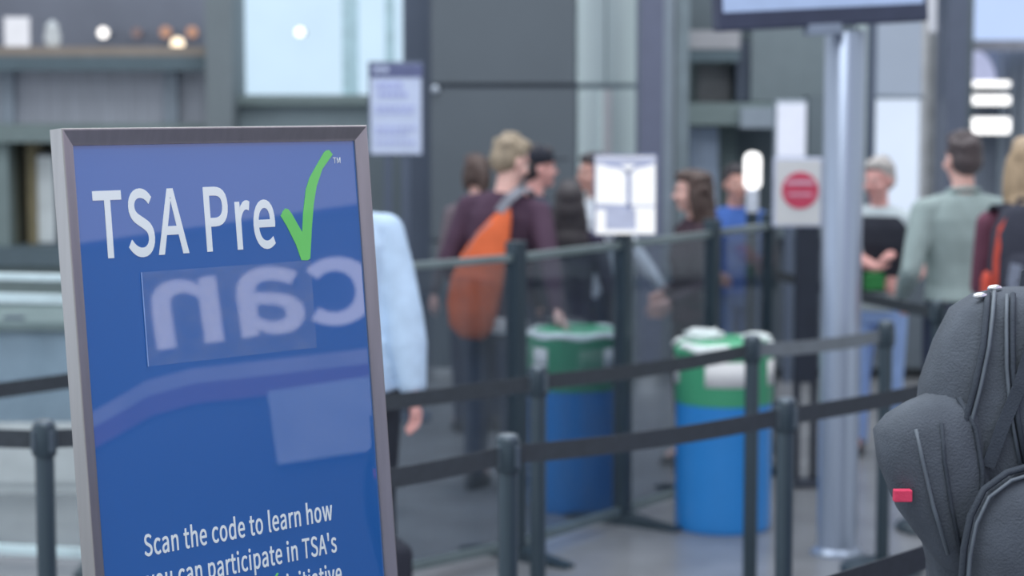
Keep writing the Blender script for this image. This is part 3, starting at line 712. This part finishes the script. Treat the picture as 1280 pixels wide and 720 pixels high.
def person(label, x, y, yaw, H, skin, top, bottom, hair, hairstyle='short', female=False, lean=0., side=0., arms=None, head=(0, 0, 0), sleeve='long', hem=.88, vest=None, cap=None, neck_open=False, group=None, collar=None, stride=0., loose=0.):
    k = H / 1.78
    t = thing('person', label, 'person', (x, y, 0), R(yaw), group)
    Rz = Matrix.Rotation(R(yaw), 3, 'Z')
    hip = Vector((0, 0, .93 * k))
    Bm = Matrix.Translation(hip) @ Matrix.Rotation(R(lean), 4, 'X') @ Matrix.Rotation(R(side), 4, 'Y') @ Matrix.Translation(-hip)
    P = lambda a, b, c: Bm @ Vector((a * k, b * k, c * k))
    sw = .165 if female else .190
    def torso_rings(g=0.):
        if female: rr = [(.84, .150, .105, .012), (.93, .168, .118, .014), (1.06, .128, .094, .0), (1.16, .132, .102, -.006), (1.27, .146, .122, -.012), (1.37, .148, .104, .0), (1.44, .118, .078, .012), (1.49, .06, .055, .015)]
        else: rr = [(.84, .150, .108, .01), (.93, .164, .116, .012), (1.06, .150, .106, .0), (1.16, .158, .110, -.004), (1.28, .178, .122, -.004), (1.38, .182, .110, .006), (1.45, .135, .084, .014), (1.50, .062, .06, .016)]
        return rr
    def lofted(bm, rr, g, zmin=-1, zmax=9):
        L = []; seg = 24
        rr = [r for r in rr if zmin <= r[0] <= zmax]
        for z, rx, ry, cy in rr:
            L.append([bm.verts.new(P((rx + g) * math.cos(2 * math.pi * i / seg), cy + (ry + g) * math.sin(2 * math.pi * i / seg), z)) for i in range(seg)])
        for a, b in zip(L, L[1:]):
            for i in range(seg): bm.faces.new((a[i], a[(i + 1) % seg], b[(i + 1) % seg], b[i]))
        bm.faces.new(L[0]); bm.faces.new(L[-1])
    # arms
    AR = {}; s_of = {'L': 1, 'R': -1}
    for s, nm in ((1, 'L'), (-1, 'R')):
        sh = P(s * sw, .01, 1.412)
        spec = (arms or {}).get(nm)
        if spec is None: spec = {'l': (s * .27, -.05, .90)}
        if 'w' in spec:
            wv = Rz.inverted() @ (Vector(spec['w']) - Vector((x, y, 0)))
        else:
            wv = P(*spec['l'])
        el, wr = ik(sh, wv, .295 * k, .255 * k, spec.get('hint', (s * .3, 1, -.25)))
        AR[nm] = (sh, el, wr, spec)
    # legs
    LG = []
    for s in (1, -1):
        st = stride * s
        hp = Vector((s * .088 * k, .01, .90 * k)); kn = Vector((s * .098 * k, (-.015 - st * .12) * k, .50 * k)); an = Vector((s * .105 * k, (.02 - st * .22) * k, .09 * k))
        LG.append((hp, kn, an, s))
    hy, hp_, hr = head
    hc = P(0, -.012, 1.660); Hm = Matrix.Translation(hc) @ Bm.to_3x3().to_4x4() @ Matrix.Rotation(R(hy), 4, 'Z') @ Matrix.Rotation(R(hp_), 4, 'X') @ Matrix.Rotation(R(hr), 4, 'Y') @ Matrix.Diagonal((k, k, k, 1))
    fs = .94 if female else 1.0
    def hb(bm, c, r, seg=16):
        bmesh.ops.create_uvsphere(bm, u_segments=seg, v_segments=seg * 3 // 4, radius=1, matrix=Hm @ Matrix.Translation(c) @ Matrix.Diagonal((r[0], r[1], r[2], 1)))
    bm = bmesh.new()
    lofted(bm, torso_rings(), -.006)
    limb(bm, [P(0, .02, 1.46), P(0, .006, 1.60)], [.056 * k * fs, .052 * k * fs])
    hb(bm, (0, .012, .035), (.076, .096, .086)); hb(bm, (0, -.026, -.03), (.062 * fs, .066, .080)); hb(bm, (0, -.056, -.086), (.034 * fs, .034, .028))
    hb(bm, (0, -.099, -.022), (.0145, .025, .016)); hb(bm, (0, -.086, .004), (.010, .018, .028)); hb(bm, (0, -.076, .026), (.05, .02, .012)); hb(bm, (0, -.077, -.062), (.026, .015, .014))
    for s in (1, -1): hb(bm, (s * .078, .012, -.012), (.010, .021, .032)); hb(bm, (s * .04, -.066, -.028), (.026, .022, .022))
    for nm, (sh, el, wr, sp) in AR.items():
        g = k * (.86 if female else 1.0)
        limb(bm, [sh, (sh + el) / 2, el, el.lerp(wr, .35), wr], [.052 * g, .047 * g, .038 * g, .040 * g, .026 * g])
    for hp, kn, an, s in LG:
        limb(bm, [hp, hp.lerp(kn, .4), kn, kn.lerp(an, .35), an], [.085 * k, .076 * k, .054 * k, .054 * k, .036 * k])
        cone(bm, an, an + Vector((0, -.14 * k, -.05 * k)), .036 * k, .03 * k); ball(bm, an + Vector((0, -.03 * k, -.055 * k)), (.036 * k, .11 * k, .032 * k))
    body = remesh(bm, .009, 3, 'body')
    bb = bmesh.new(); bb.from_mesh(body)
    for nm, (sh, el, wr, sp) in AR.items():
        s = 1 if nm == 'L' else -1
        f = (wr - el).normalized()
        if 'hd' in sp: f = (Rz.inverted() @ Vector(sp['hd'])).normalized()
        pn = Vector(sp.get('palm', (-s, 0, 0)))            # the palm faces this way
        z = f; yv = -(pn - z * pn.dot(z)).normalized(); xv = yv.cross(z)
        M = Matrix.Translation(wr) @ Matrix((xv, yv, z)).transposed().to_4x4() @ Matrix.Diagonal(((1 if s > 0 else -1) * k * .98, k * .98, k * .98, 1))
        h = HAND.copy(); h.transform(M)
        if s < 0: h.flip_normals()
        bb.from_mesh(h); bpy.data.meshes.remove(h)
    bb.to_mesh(body); bb.free()
    for p in body.polygons: p.use_smooth = True
    bo = put('body', body, t, skin)
    # face
    for s in (1, -1):
        bm = bmesh.new(); hb(bm, (s * .030, -.079, .004), (.012, .008, .006), 12); e = fin(bm, 'eye', EYE, t, True)
        bm = bmesh.new(); hb(bm, (s * .030, -.0855, .004), (.0052, .0025, .0052), 10); fin(bm, 'iris', IRIS, e, True)
        bm = bmesh.new(); hb(bm, (s * .031, -.091, .024), (.019, .006, .004), 10); fin(bm, 'eyebrow', hair, t, True)
    bm = bmesh.new(); hb(bm, (0, -.0885, -.058), (.021, .006, .004), 12); hb(bm, (0, -.088, -.065), (.018, .006, .0045), 12); fin(bm, 'mouth', LIP, t, True)
    # hair
    bm = bmesh.new()
    if hairstyle != 'bald':
        hb(bm, (0, .026, .050), (.084, .096, .084)); hb(bm, (0, .050, .0), (.079, .070, .080))
    if hairstyle == 'short':
        hb(bm, (0, -.03, .098), (.062, .062, .036))
        rnd = random.Random(int(H * 1000))
        for _ in range(26):
            a = rnd.uniform(0, 6.28); b_ = rnd.uniform(.1, 1.4)
            hb(bm, (.078 * math.cos(a) * math.cos(b_), .026 + .088 * math.sin(a) * math.cos(b_), .055 + .078 * math.sin(b_)), (.018, .018, .016), 8)
    if hairstyle in ('long', 'longer', 'curly', 'pony'):
        hb(bm, (0, -.02, .098), (.070, .075, .040))
        for s in (1, -1): hb(bm, (s * .070, .015, -.02), (.024, .052, .085))
    if hairstyle in ('long', 'longer'):
        dz = -.13 if hairstyle == 'long' else -.19
        w_ = 1.0 if hairstyle == 'long' else 1.22
        hb(bm, (0, .070, dz + .05), (.098 * w_, .05 * w_, .15)); hb(bm, (0, .085, dz - .06), (.105 * w_, .05 * w_, .12))
        if w_ > 1: hb(bm, (0, .035, .03), (.096, .10, .095)); hb(bm, (0, .06, -.06), (.108, .078, .12))
        for s in (1, -1): hb(bm, (s * .080, .035, dz + .05), (.034, .045, .14))
    if hairstyle == 'curly':
        rnd = random.Random(5)
        hb(bm, (0, .06, -.09), (.105, .060, .13))
        for s in (1, -1): hb(bm, (s * .088, .02, -.08), (.036, .050, .12))
        for _ in range(60):
            a = rnd.uniform(-.25, 3.4); z = rnd.uniform(-.21, .09); w = .098 if z < .02 else .085
            hb(bm, (w * math.cos(a), .035 + .085 * math.sin(a), z), (.026, .026, .03), 8)
    if hairstyle == 'pony':
        hb(bm, (0, .12, .03), (.03, .035, .03)); hb(bm, (0, .145, -.05), (.03, .026, .09)); hb(bm, (0, .14, -.13), (.02, .018, .06))
    if hairstyle != 'bald': put('hair', remesh(bm, .0075, 10 if 'long' in hairstyle else 2, 'hair'), t, hair)
    else: bm.free()
    if cap is not None:
        bm = bmesh.new(); hb(bm, (0, .016, .068), (.092, .107, .072)); hb(bm, (0, .016, .052), (.093, .108, .045)); c = put('cap', remesh(bm, .008, 2, 'cap'), t, cap)
        bm = bmesh.new(); hb(bm, (0, -.115, .052), (.068, .075, .008)); fin(bm, 'brim', cap, c, True)
    # clothing
    bm = bmesh.new(); rr = torso_rings()
    rr2 = [(hem, rr[1][1] + .004, rr[1][2] + .004, rr[1][3])] + [r for r in rr if hem < r[0] < 1.49] + [(1.500, .068, .064, .016)]
    lofted(bm, rr2, .013)
    for nm, (sh, el, wr, sp) in AR.items():
        g = k * (.88 if female else 1.0)
        if sleeve == 'long': limb(bm, [sh, (sh + el) / 2, el, el.lerp(wr, .4), el.lerp(wr, .93)], [.066 * g, (.060 + loose) * g, (.051 + loose * 1.6) * g, (.050 + loose * 1.8) * g, (.038 + loose) * g])
        else: limb(bm, [sh, sh.lerp(el, .75)], [.066 * g, .058 * g])
        limb(bm, [P(0, .015, 1.465), P(s_of[nm] * .10, .012, 1.442), sh], [.058 * k, .058 * g, .064 * g])
    so = put('shirt', remesh(bm, .0095, 3, 'shirt'), t, top)
    if collar is not None:
        bm = bmesh.new(); pts = []
        for i in range(19):
            a = R(-70 + 320 * i / 18); pts.append(P(.069 * math.cos(a), .013 + .068 * math.sin(a), 1.512 + .012 * math.sin(a)))
        tube_path(bm, pts, 0, flat=(.034 * k, .006, (0, 0, 1)) if False else None) if False else tube_path(bm, pts, .013 * k, 8)
        fin(bm, 'collar', collar, so, True)
    if vest is not None:
        bm = bmesh.new(); lofted(bm, [(1.0, rr[1][1] + .008, rr[1][2] + .008, 0)] + [r for r in rr if 1.0 < r[0] < 1.44] + [(1.45, .125, .08, .012)], .026)
        put('vest', remesh(bm, .012, 3, 'vest'), t, vest)
    bm = bmesh.new()
    Lr = []; seg = 24
    for z, rx, ry, cy in ((.80, .150, .105, .01), (.86, .166, .116, .012), (.94, .168, .118, .012), (1.02, .152, .106, .004)):
        Lr.append([bm.verts.new((rx + .007) * k * Vector((math.cos(2 * math.pi * i / seg), 0, 0)) + Vector((0, (cy + (ry + .007) * math.sin(2 * math.pi * i / seg)) * k, z * k))) for i in range(seg)])
    for a, b in zip(Lr, Lr[1:]):
        for i in range(seg): bm.faces.new((a[i], a[(i + 1) % seg], b[(i + 1) % seg], b[i]))
    bm.faces.new(Lr[0]); bm.faces.new(Lr[-1])
    for hp, kn, an, s in LG:
        limb(bm, [hp, hp.lerp(kn, .4), kn, kn.lerp(an, .35), an + Vector((0, 0, .0))], [.096 * k, .088 * k, .070 * k, .066 * k, .056 * k])
    put('trousers', remesh(bm, .011, 3, 'trousers'), t, bottom)
    for hp, kn, an, s in LG:
        bm = bmesh.new()
        loft(bm, [((an.x, an.y - .045 * k, 0.0), .043 * k, .135 * k), ((an.x, an.y - .045 * k, .02), .047 * k, .14 * k), ((an.x, an.y - .035 * k, .05 * k), .044 * k, .122 * k), ((an.x, an.y - .01, .085 * k), .041 * k, .075 * k), ((an.x, an.y + .008, .115 * k), .040 * k, .05 * k)], 20)
        fin(bm, 'shoe', SHOE, t, True)
    return t, P, Rz

fab = lambda name, rgb, **k: mat(name, rgb, rough=.85, var=.10, scale=14, bump=.25, spec=.2, **k)
skin_a = mat('skin_fair', (196, 156, 146), rough=.5, var=.05, scale=12); skin_b = mat('skin_tan', (166, 126, 116), rough=.5, var=.05, scale=12); skin_c = mat('skin_rosy', (186, 138, 132), rough=.5, var=.05, scale=12)
hair_blond = mat('hair_dark_blond', (128, 115, 98), rough=.55, var=.25, scale=40, stretch=(1, 1, .2)); hair_dk = mat('hair_near_black', (44, 40, 44), rough=.5, var=.2, scale=40, stretch=(1, 1, .2))
hair_br = mat('hair_brown', (64, 50, 46), rough=.5, var=.25, scale=40, stretch=(1, 1, .2)); hair_lb = mat('hair_light_blond', (142, 122, 98), rough=.5, var=.2, scale=40, stretch=(1, 1, .2)); hair_gr = mat('hair_grey', (142, 138, 136), rough=.6, var=.2, scale=40)
denim = fab('denim_dark', (52, 60, 76)); denim_lt = fab('denim_light', (124, 146, 186)); black_f = fab('cloth_black', (38, 40, 48)); navy = fab('cloth_navy', (48, 54, 70))

# man in the pale blue shirt, half hidden by the poster
person('man in a pale blue dress shirt half hidden behind the blue poster', -.585, 7.45, 205, 1.87, skin_c, fab('shirt_pale_blue', (166, 186, 236), lit=1.45), fab('trousers_black', (42, 46, 54)), hair_dk, 'short', arms={'R': {'w': (-.350, 7.36, .925), 'hint': (-.4, .8, -.2)}, 'L': {'l': (.25, -.12, .9)}}, head=(30, 0, 0), loose=.012, side=7, collar=bpy.data.materials['shirt_pale_blue'] if 'shirt_pale_blue' in bpy.data.materials else None)
# young man in maroon with the orange bag
maroon = fab('sweater_maroon', (66, 50, 64))
pm, Pm, Rm = person('young man with dark blond hair in a maroon sweater reaching to the bin', -.085, 10.35, 158, 1.77, skin_a, maroon, denim, hair_blond, 'short', lean=6, side=-4, arms={'R': {'w': (.225, 10.00, .925), 'hint': (-.6, .6, -.1), 'hd': (.35, -.5, -.6)}, 'L': {'l': (.24, -.14, .98)}}, head=(-28, 12, 0), hem=.86)
# dark-haired woman, seen from behind
person('woman with long near-black hair in a dark plum top, seen from behind', .30, 10.85, 178, 1.52, skin_b, fab('top_dark_plum', (46, 42, 58)), black_f, hair_dk, 'longer', True, arms={'L': {'l': (.20, -.2, 1.0)}})
person('person with brown tied hair showing behind the blond man\'s neck', -.207, 12.1, 200, 1.61, skin_a, fab('top_grey_brown', (86, 78, 84)), navy, hair_br, 'pony', True)
person('man in a dark cap facing sideways behind the blond man', .135, 11.45, 105, 1.68, skin_c, fab('jacket_dark', (50, 54, 66)), navy, hair_dk, 'short', cap=black_f)
person('dark-haired person with white sleeve, partly behind the bright picture sign', .475, 12.0, -60, 1.62, skin_b, fab('shirt_white_grey', (176, 182, 190)), navy, hair_dk, 'short', arms={'L': {'w': (.86, 11.75, .86), 'hint': (.5, .2, -.9)}}, collar=fab('collar_white_cloth', (196, 206, 214)))
person('woman with curly brown hair facing sideways above the smoked barrier', .955, 10.95, -72, 1.57, skin_a, fab('top_dark_maroon', (58, 46, 54)), black_f, hair_br, 'curly', True, arms={'L': {'w': (.82, 10.72, .90), 'hint': (.3, .9, -.4)}, 'R': {'w': (.80, 10.95, .92), 'hint': (-.3, .9, -.4)}}, head=(-14, 4, 0))
person('man in a bright blue shirt standing behind the beacon lamp', 1.345, 12.5, 12, 1.53, skin_b, fab('shirt_blue', (56, 84, 142)), fab('jeans_mid', (78, 98, 136)), hair_dk, 'short', arms={'L': {'l': (.2, -.22, 1.05)}, 'R': {'l': (-.2, -.22, 1.05)}})
p9, P9, R9 = person('grey-haired person in a black vest between the steel pole and the sage-shirted man', 1.995, 11.3, -20, 1.62, skin_c, fab('shirt_pale_grey', (158, 168, 172)), denim_lt, hair_gr, 'short', vest=black_f, arms={'L': {'w': (2.085, 11.02, .965), 'hint': (.4, .8, -.4), 'hd': (-.6, -.6, .1)}, 'R': {'w': (1.93, 10.98, 1.06), 'hint': (-.4, .8, -.4), 'hd': (.3, -.4, .5)}}, head=(-25, 8, 0), sleeve='short')
sage = fab('shirt_sage', (138, 152, 151), lit=1.45)
person('man with short dark hair in a sage green shirt, seen from behind', 2.165, 10.0, 186, 1.79, skin_a, sage, navy, mat('hair_dark_brown', (68, 60, 62), rough=.55, var=.25, scale=40), 'short', arms={'L': {'l': (.25, -.12, 1.0)}, 'R': {'l': (-.27, -.05, .92)}}, head=(10, 0, 0), hem=.985, collar=sage)
person('blonde woman with long hair wearing the black and red backpack', 2.262, 9.12, 176, 1.79, skin_a, fab('top_wine', (96, 60, 74)), navy, hair_lb, 'long', True, arms={'L': {'l': (.12, -.32, 1.12)}, 'R': {'l': (-.12, -.32, 1.12)}})
person('traveller turned away beside the frame, wearing the big grey backpack', 1.035, 3.775, 180, 1.80, skin_b, fab('jacket_charcoal', (60, 66, 74)), navy, hair_dk, 'short', arms={'R': {'l': (-.14, -.30, 1.12)}, 'L': {'l': (.14, -.30, 1.12)}}, head=(-20, 10, 0))

# orange sling bag on the maroon sweater
org = fab('bag_orange', (188, 92, 58), lit=1.5); grey_strap = fab('strap_grey', (108, 110, 118))
def on_back(Pf, Rz, ox, oy, a, b, c):
    v = Rz @ Pf(a, b, c); return Vector((v.x + ox, v.y + oy, v.z))
def wp(a, b, c): return on_back(Pm, Rm, -.085, 10.35, a, b, c)
c0 = wp(.02, .20, 1.16)
t = thing('sling_bag', 'orange teardrop sling bag with grey strap on the maroon sweater', 'bag', c0)
bm = bmesh.new()
axis = []
for s, (a, c, w, d) in enumerate(((-.075, 1.475, .020, .016), (-.06, 1.43, .050, .030), (-.03, 1.35, .088, .045), (.0, 1.25, .120, .062), (.02, 1.14, .137, .075), (.03, 1.02, .135, .078), (.03, .92, .112, .066), (.03, .875, .06, .04))):
    axis.append((a, c, w, d))
axis = [(a, c - .05 - (1.475 - c) * .10, w, d) for a, c, w, d in axis]
rows = []
for a, c, w, d in axis:
    row = []
    for i in range(24):
        th = 2 * math.pi * i / 24
        row.append(bm.verts.new(wp(a + w * math.cos(th), .152 + d * .85 + d * math.sin(th), c) - c0))
    rows.append(row)
for a, b in zip(rows, rows[1:]):
    for i in range(24): bm.faces.new((a[i], a[(i + 1) % 24], b[(i + 1) % 24], b[i]))
bm.faces.new(rows[0]); bm.faces.new(rows[-1])
fin(bm, 'bag_body', org, t, True)
bm = bmesh.new()
tube_path(bm, [wp(*q) - c0 for q in ((-.05, .195, 1.40), (-.085, .165, 1.475), (-.115, .10, 1.525), (-.125, .02, 1.53), (-.115, -.08, 1.48), (-.07, -.145, 1.36), (.03, -.15, 1.2), (.15, -.09, 1.05), (.185, .03, .97), (.14, .16, .93))], 0, flat=(.05, .008, tuple((Rm @ Vector((0, 1, .3))))))
fin(bm, 'strap', grey_strap, t)
bm = bmesh.new()
tube_path(bm, [wp(*q) - c0 for q in ((-.035, .243, 1.35), (.03, .275, 1.27), (.07, .29, 1.17))], .004, 6); fin(bm, 'zipper', grey_strap, t, True)
bm = bmesh.new()
tube_path(bm, [wp(*q) - c0 for q in ((-.10, .275, 1.05), (-.02, .302, 1.06), (.06, .304, 1.06), (.14, .272, 1.05))], .004, 6); fin(bm, 'pocket_seam', fab('bag_seam', (150, 70, 46)), t, True)

# white shirt tail below the sweater: a part of the man
bm = bmesh.new()
for a in range(1):
    L = []
    for z, g in ((.80, .022), (.88, .016)):
        L.append([bm.verts.new(Pm((.17 + g) * math.cos(t2), .012 + (.118 + g) * math.sin(t2), z)) for t2 in [2 * math.pi * i / 24 for i in range(24)]])
    for i in range(24): bm.faces.new((L[0][i], L[0][(i + 1) % 24], L[1][(i + 1) % 24], L[1][i]))
ob = fin(bm, 'shirt_tail', fab('cloth_white', (206, 212, 220)), pm, True); so = ob.modifiers.new('s', 'SOLIDIFY'); so.thickness = .004

# ------------------------------------------------------------------ backpacks
def rsec(bm, rows, seg=28, power=4.0):
    loft(bm, [((cx, cy, z), rx, ry) for z, cx, cy, rx, ry in rows], seg, power)
gp_m = mat('pack_grey_canvas', (72, 78, 86), rough=.85, var=.14, scale=18, bump=.5, spec=.25, lit=1.35)
gp_d = mat('pack_grey_dark', (52, 58, 66), rough=.8, var=.1, scale=18, bump=.4, spec=.25, lit=1.5)
gp_z = mat('pack_zip_tape', (78, 86, 94), rough=.6, var=.1, scale=40, lit=1.5)
pk = thing('grey_backpack', 'large grey backpack with a small red tag on its side pocket', 'backpack', (.930, 3.60, 1.078), R(2))
bm = bmesh.new(); rsec(bm, [(.0, 0, -.09, .14, .065), (.03, 0, -.095, .19, .082), (.2, 0, -.10, .232, .092), (.40, 0, -.10, .243, .092), (.46, 0, -.10, .238, .090), (.53, 0, -.095, .214, .085), (.585, 0, -.09, .186, .076), (.608, 0, -.085, .150, .062), (.620, .0, -.085, .10, .04)]); main = fin(bm, 'main_compartment', gp_m, pk, True)
bm = bmesh.new(); rsec(bm, [(.12, -.105, -.14, .035, .03), (.16, -.160, -.14, .056, .055), (.25, -.203, -.14, .080, .068), (.33, -.226, -.14, .092, .072), (.385, -.236, -.14, .090, .070), (.41, -.228, -.14, .078, .062), (.432, -.212, -.14, .060, .05), (.450, -.198, -.14, .036, .03)], power=3.0); sp_ = fin(bm, 'side_pocket', gp_m, pk, True)
bm = bmesh.new(); rsec(bm, [(.12, .105, -.14, .035, .03), (.16, .160, -.14, .056, .055), (.25, .203, -.14, .080, .068), (.33, .226, -.14, .092, .072), (.385, .236, -.14, .090, .070), (.41, .228, -.14, .078, .062), (.45, .198, -.14, .036, .03)], power=3.0); fin(bm, 'side_pocket', gp_m, pk, True)
bm = bmesh.new(); rsec(bm, [(.01, 0, -.19, .14, .03), (.04, 0, -.20, .172, .045), (.2, 0, -.205, .188, .05), (.26, 0, -.203, .182, .046), (.30, 0, -.20, .160, .038), (.325, 0, -.195, .122, .026), (.336, 0, -.19, .08, .014)]); fp = fin(bm, 'front_pocket', gp_m, pk, True)
def seam(pts, m=gp_d, r=.004, name='seam', flat=None):
    bm = bmesh.new(); tube_path(bm, pts, r, 6, flat); return fin(bm, name, m, pk, flat is None)
for s_ in (-1, 1):
    seam([(s_ * x, y, z) for x, y, z in ((.205, -.186, .30), (.190, -.193, .40), (.172, -.193, .47), (.158, -.186, .535), (.150, -.170, .590), (.135, -.12, .616))], gp_d, .0055)
    seam([(s_ * x, y, z) for x, y, z in ((.196, -.190, .30), (.180, -.1945, .40), (.163, -.1945, .47), (.149, -.187, .535), (.140, -.172, .590), (.124, -.12, .618))], gp_z, .004, 'zip')
    seam([(s_ * x, y, z) for x, y, z in ((.095, -.195, .34), (.112, -.196, .42), (.120, -.192, .50), (.118, -.176, .58), (.108, -.14, .615))], gp_z, .0035, 'zip')
    seam([(s_ * x, y, z) for x, y, z in ((.085, -.1955, .34), (.102, -.1965, .42), (.110, -.1925, .50), (.108, -.1765, .58), (.098, -.14, .617))], gp_d, .005)
    seam([(s_ * x, y, z) for x, y, z in ((.150, -.2, .335), (.128, -.201, .40), (.100, -.200, .47), (.078, -.192, .54), (.066, -.172, .60))], gp_d, 0, 'compression_strap', (.022, .004, (0, -1, .1)))
    # outline of the side pocket and its folds
    seam([(s_ * x, y, z) for x, y, z in ((.150, -.196, .17), (.158, -.205, .25), (.160, -.206, .33), (.172, -.200, .40), (.196, -.180, .448))], gp_d, .0045)
    seam([(s_ * x, y, z) for x, y, z in ((.215, -.209, .19), (.242, -.213, .27), (.262, -.212, .35), (.272, -.204, .40))], gp_z, .0035, 'fold')
    seam([(s_ * x, y, z) for x, y, z in ((.190, -.203, .18), (.212, -.213, .27), (.226, -.213, .35), (.230, -.207, .41))], gp_d, .0035, 'fold')
arch = [(.196, -.215, .03), (.200, -.235, .12), (.198, -.245, .21), (.188, -.243, .262), (.165, -.235, .304), (.125, -.226, .330), (.07, -.213, .342), (0, -.208, .344)]
arch = [(-x, y, z) for x, y, z in arch] + [(x, y, z) for x, y, z in arch[-2::-1]]
seam(arch, gp_d, .006); seam([(x * .955, y - .006, z - .012) for x, y, z in arch], gp_z, .0035, 'zip')
bm = bmesh.new(); tube_path(bm, [(-.05, -.04, .600), (-.045, -.035, .640), (-.02, -.033, .656), (.02, -.033, .656), (.045, -.035, .640), (.05, -.04, .600)], 0, flat=(.022, .006, (0, 1, 0))); fin(bm, 'carry_handle', gp_d, pk)
for s_ in (-1, 1):
    bm = bmesh.new(); tube_path(bm, [(s_ * .085 + .02, -.02, .45), (s_ * .095 + .04, .06, .505), (s_ * .10 + .07, .17, .49), (s_ * .105 + .09, .30, .40), (s_ * .11 + .09, .325, .28), (s_ * .13 + .09, .30, .16), (s_ * .19 + .06, .18, .06), (s_ * .18, -.02, .05)], 0, flat=(.055, .012, (0, -.4, 1))); fin(bm, 'shoulder_strap', gp_d, pk)
bm = bmesh.new(); box(bm, -.308, -.278, -.2165, -.200, .280, .300, .002); fin(bm, 'red_tag', fab('tag_red', (180, 58, 84)), pk)
chrome = G('chrome', (225, 230, 238), rough=.12, metal=1.0, lit=1.3)
for (xx, yy, zz) in ((-.118, -.10, .622), (-.150, -.13, .612)):
    bm = bmesh.new(); ball(bm, (xx, yy, zz), (.013, .006, .006)); fin(bm, 'zip_pull', chrome, pk, True)

# black and red backpack on the blonde woman
bp = thing('black_red_backpack', 'black backpack with grey patches and red-orange edges on the blonde woman', 'backpack', (2.205, 8.935, 1.0), R(-4))
bk = fab('pack_black', (50, 52, 62)); rd = fab('pack_red_orange', (176, 72, 58)); gy = fab('pack_patch_grey', (104, 110, 124))
bm = bmesh.new(); rsec(bm, [(.0, 0, -.07, .12, .06), (.03, 0, -.07, .15, .075), (.25, 0, -.07, .158, .08), (.40, 0, -.065, .145, .072), (.49, 0, -.055, .105, .05), (.52, 0, -.05, .06, .025)]); fin(bm, 'main_compartment', bk, bp, True)
bm = bmesh.new(); rsec(bm, [(.03, 0, -.15, .10, .02), (.06, 0, -.16, .115, .03), (.2, 0, -.165, .118, .034), (.29, 0, -.155, .10, .024), (.32, 0, -.145, .07, .01)]); fin(bm, 'front_pocket', bk, bp, True)
for s in (-1, 1):
    bm = bmesh.new(); rsec(bm, [(.02, s * .155, -.06, .015, .05), (.05, s * .163, -.06, .022, .062), (.2, s * .165, -.06, .018, .06), (.23, s * .16, -.06, .01, .05)]); fin(bm, 'side_pocket', rd, bp, True)
    bm = bmesh.new(); tube_path(bm, [(s * .125, -.135, .04), (s * .140, -.138, .16), (s * .138, -.135, .30), (s * .118, -.115, .42), (s * .07, -.09, .485)], 0, flat=(.022, .01, (0, -1, 0))); fin(bm, 'edge_piping', rd, bp)
    bm = bmesh.new(); tube_path(bm, [(s * .045, -.197, .10), (s * .075, -.195, .2), (s * .06, -.182, .275)], 0, flat=(.05, .006, (0, -1, 0))); fin(bm, 'grey_patch', gy, bp)
    bm = bmesh.new(); tube_path(bm, [(s * .07, .0, .47), (s * .085, .025, .515), (s * .10, .10, .505), (s * .105, .24, .45), (s * .11, .315, .34), (s * .12, .30, .22), (s * .13, .18, .10), (s * .13, .02, .05)], 0, flat=(.06, .012, (0, -.4, 1))); fin(bm, 'shoulder_strap', bk, bp)
bm = bmesh.new(); tube_path(bm, [(-.04, -.03, .50), (-.03, -.028, .54), (.03, -.028, .54), (.04, -.03, .50)], 0, flat=(.02, .006, (0, 1, 0))); fin(bm, 'carry_handle', bk, bp)

# dark rolling suitcase beside the man in blue
t = thing('rolling_suitcase', 'black rolling suitcase on the floor by the blue-shirted man, mostly behind the poster', 'suitcase', (-.44, 6.93, 0), R(20))
bm = bmesh.new(); box(bm, -.08, .08, -.12, .12, .05, .50, .03); fin(bm, 'shell', black_f, t, True)
for a, b in ((-.06, -.09), (.06, -.09), (-.06, .09), (.06, .09)):
    bm = bmesh.new(); cone(bm, (a - .012, b, .026), (a + .012, b, .026), .026, .026); fin(bm, 'wheel', SHOE, t)
for b in (-.07, .07):
    bm = bmesh.new(); tube_path(bm, [(0, b, .5), (0, b, .56)], .007, 8); fin(bm, 'handle_rod', steel, t)
bm = bmesh.new(); tube_path(bm, [(0, -.08, .565), (0, .08, .565)], .013, 8); fin(bm, 'handle', SHOE, t, True)
# green thing in the vest-wearer's hands
o = bmesh.new(); box(o, -.055, .055, -.02, .02, -.045, .045, .008); p = at(1093, 352, 10.93)
o = fin(o, 'green_pouch', fab('pouch_green', (48, 110, 62)), None, False, p, (0, 0, R(20))); tag(o, 'small green pouch held by the person in the black vest', 'pouch')
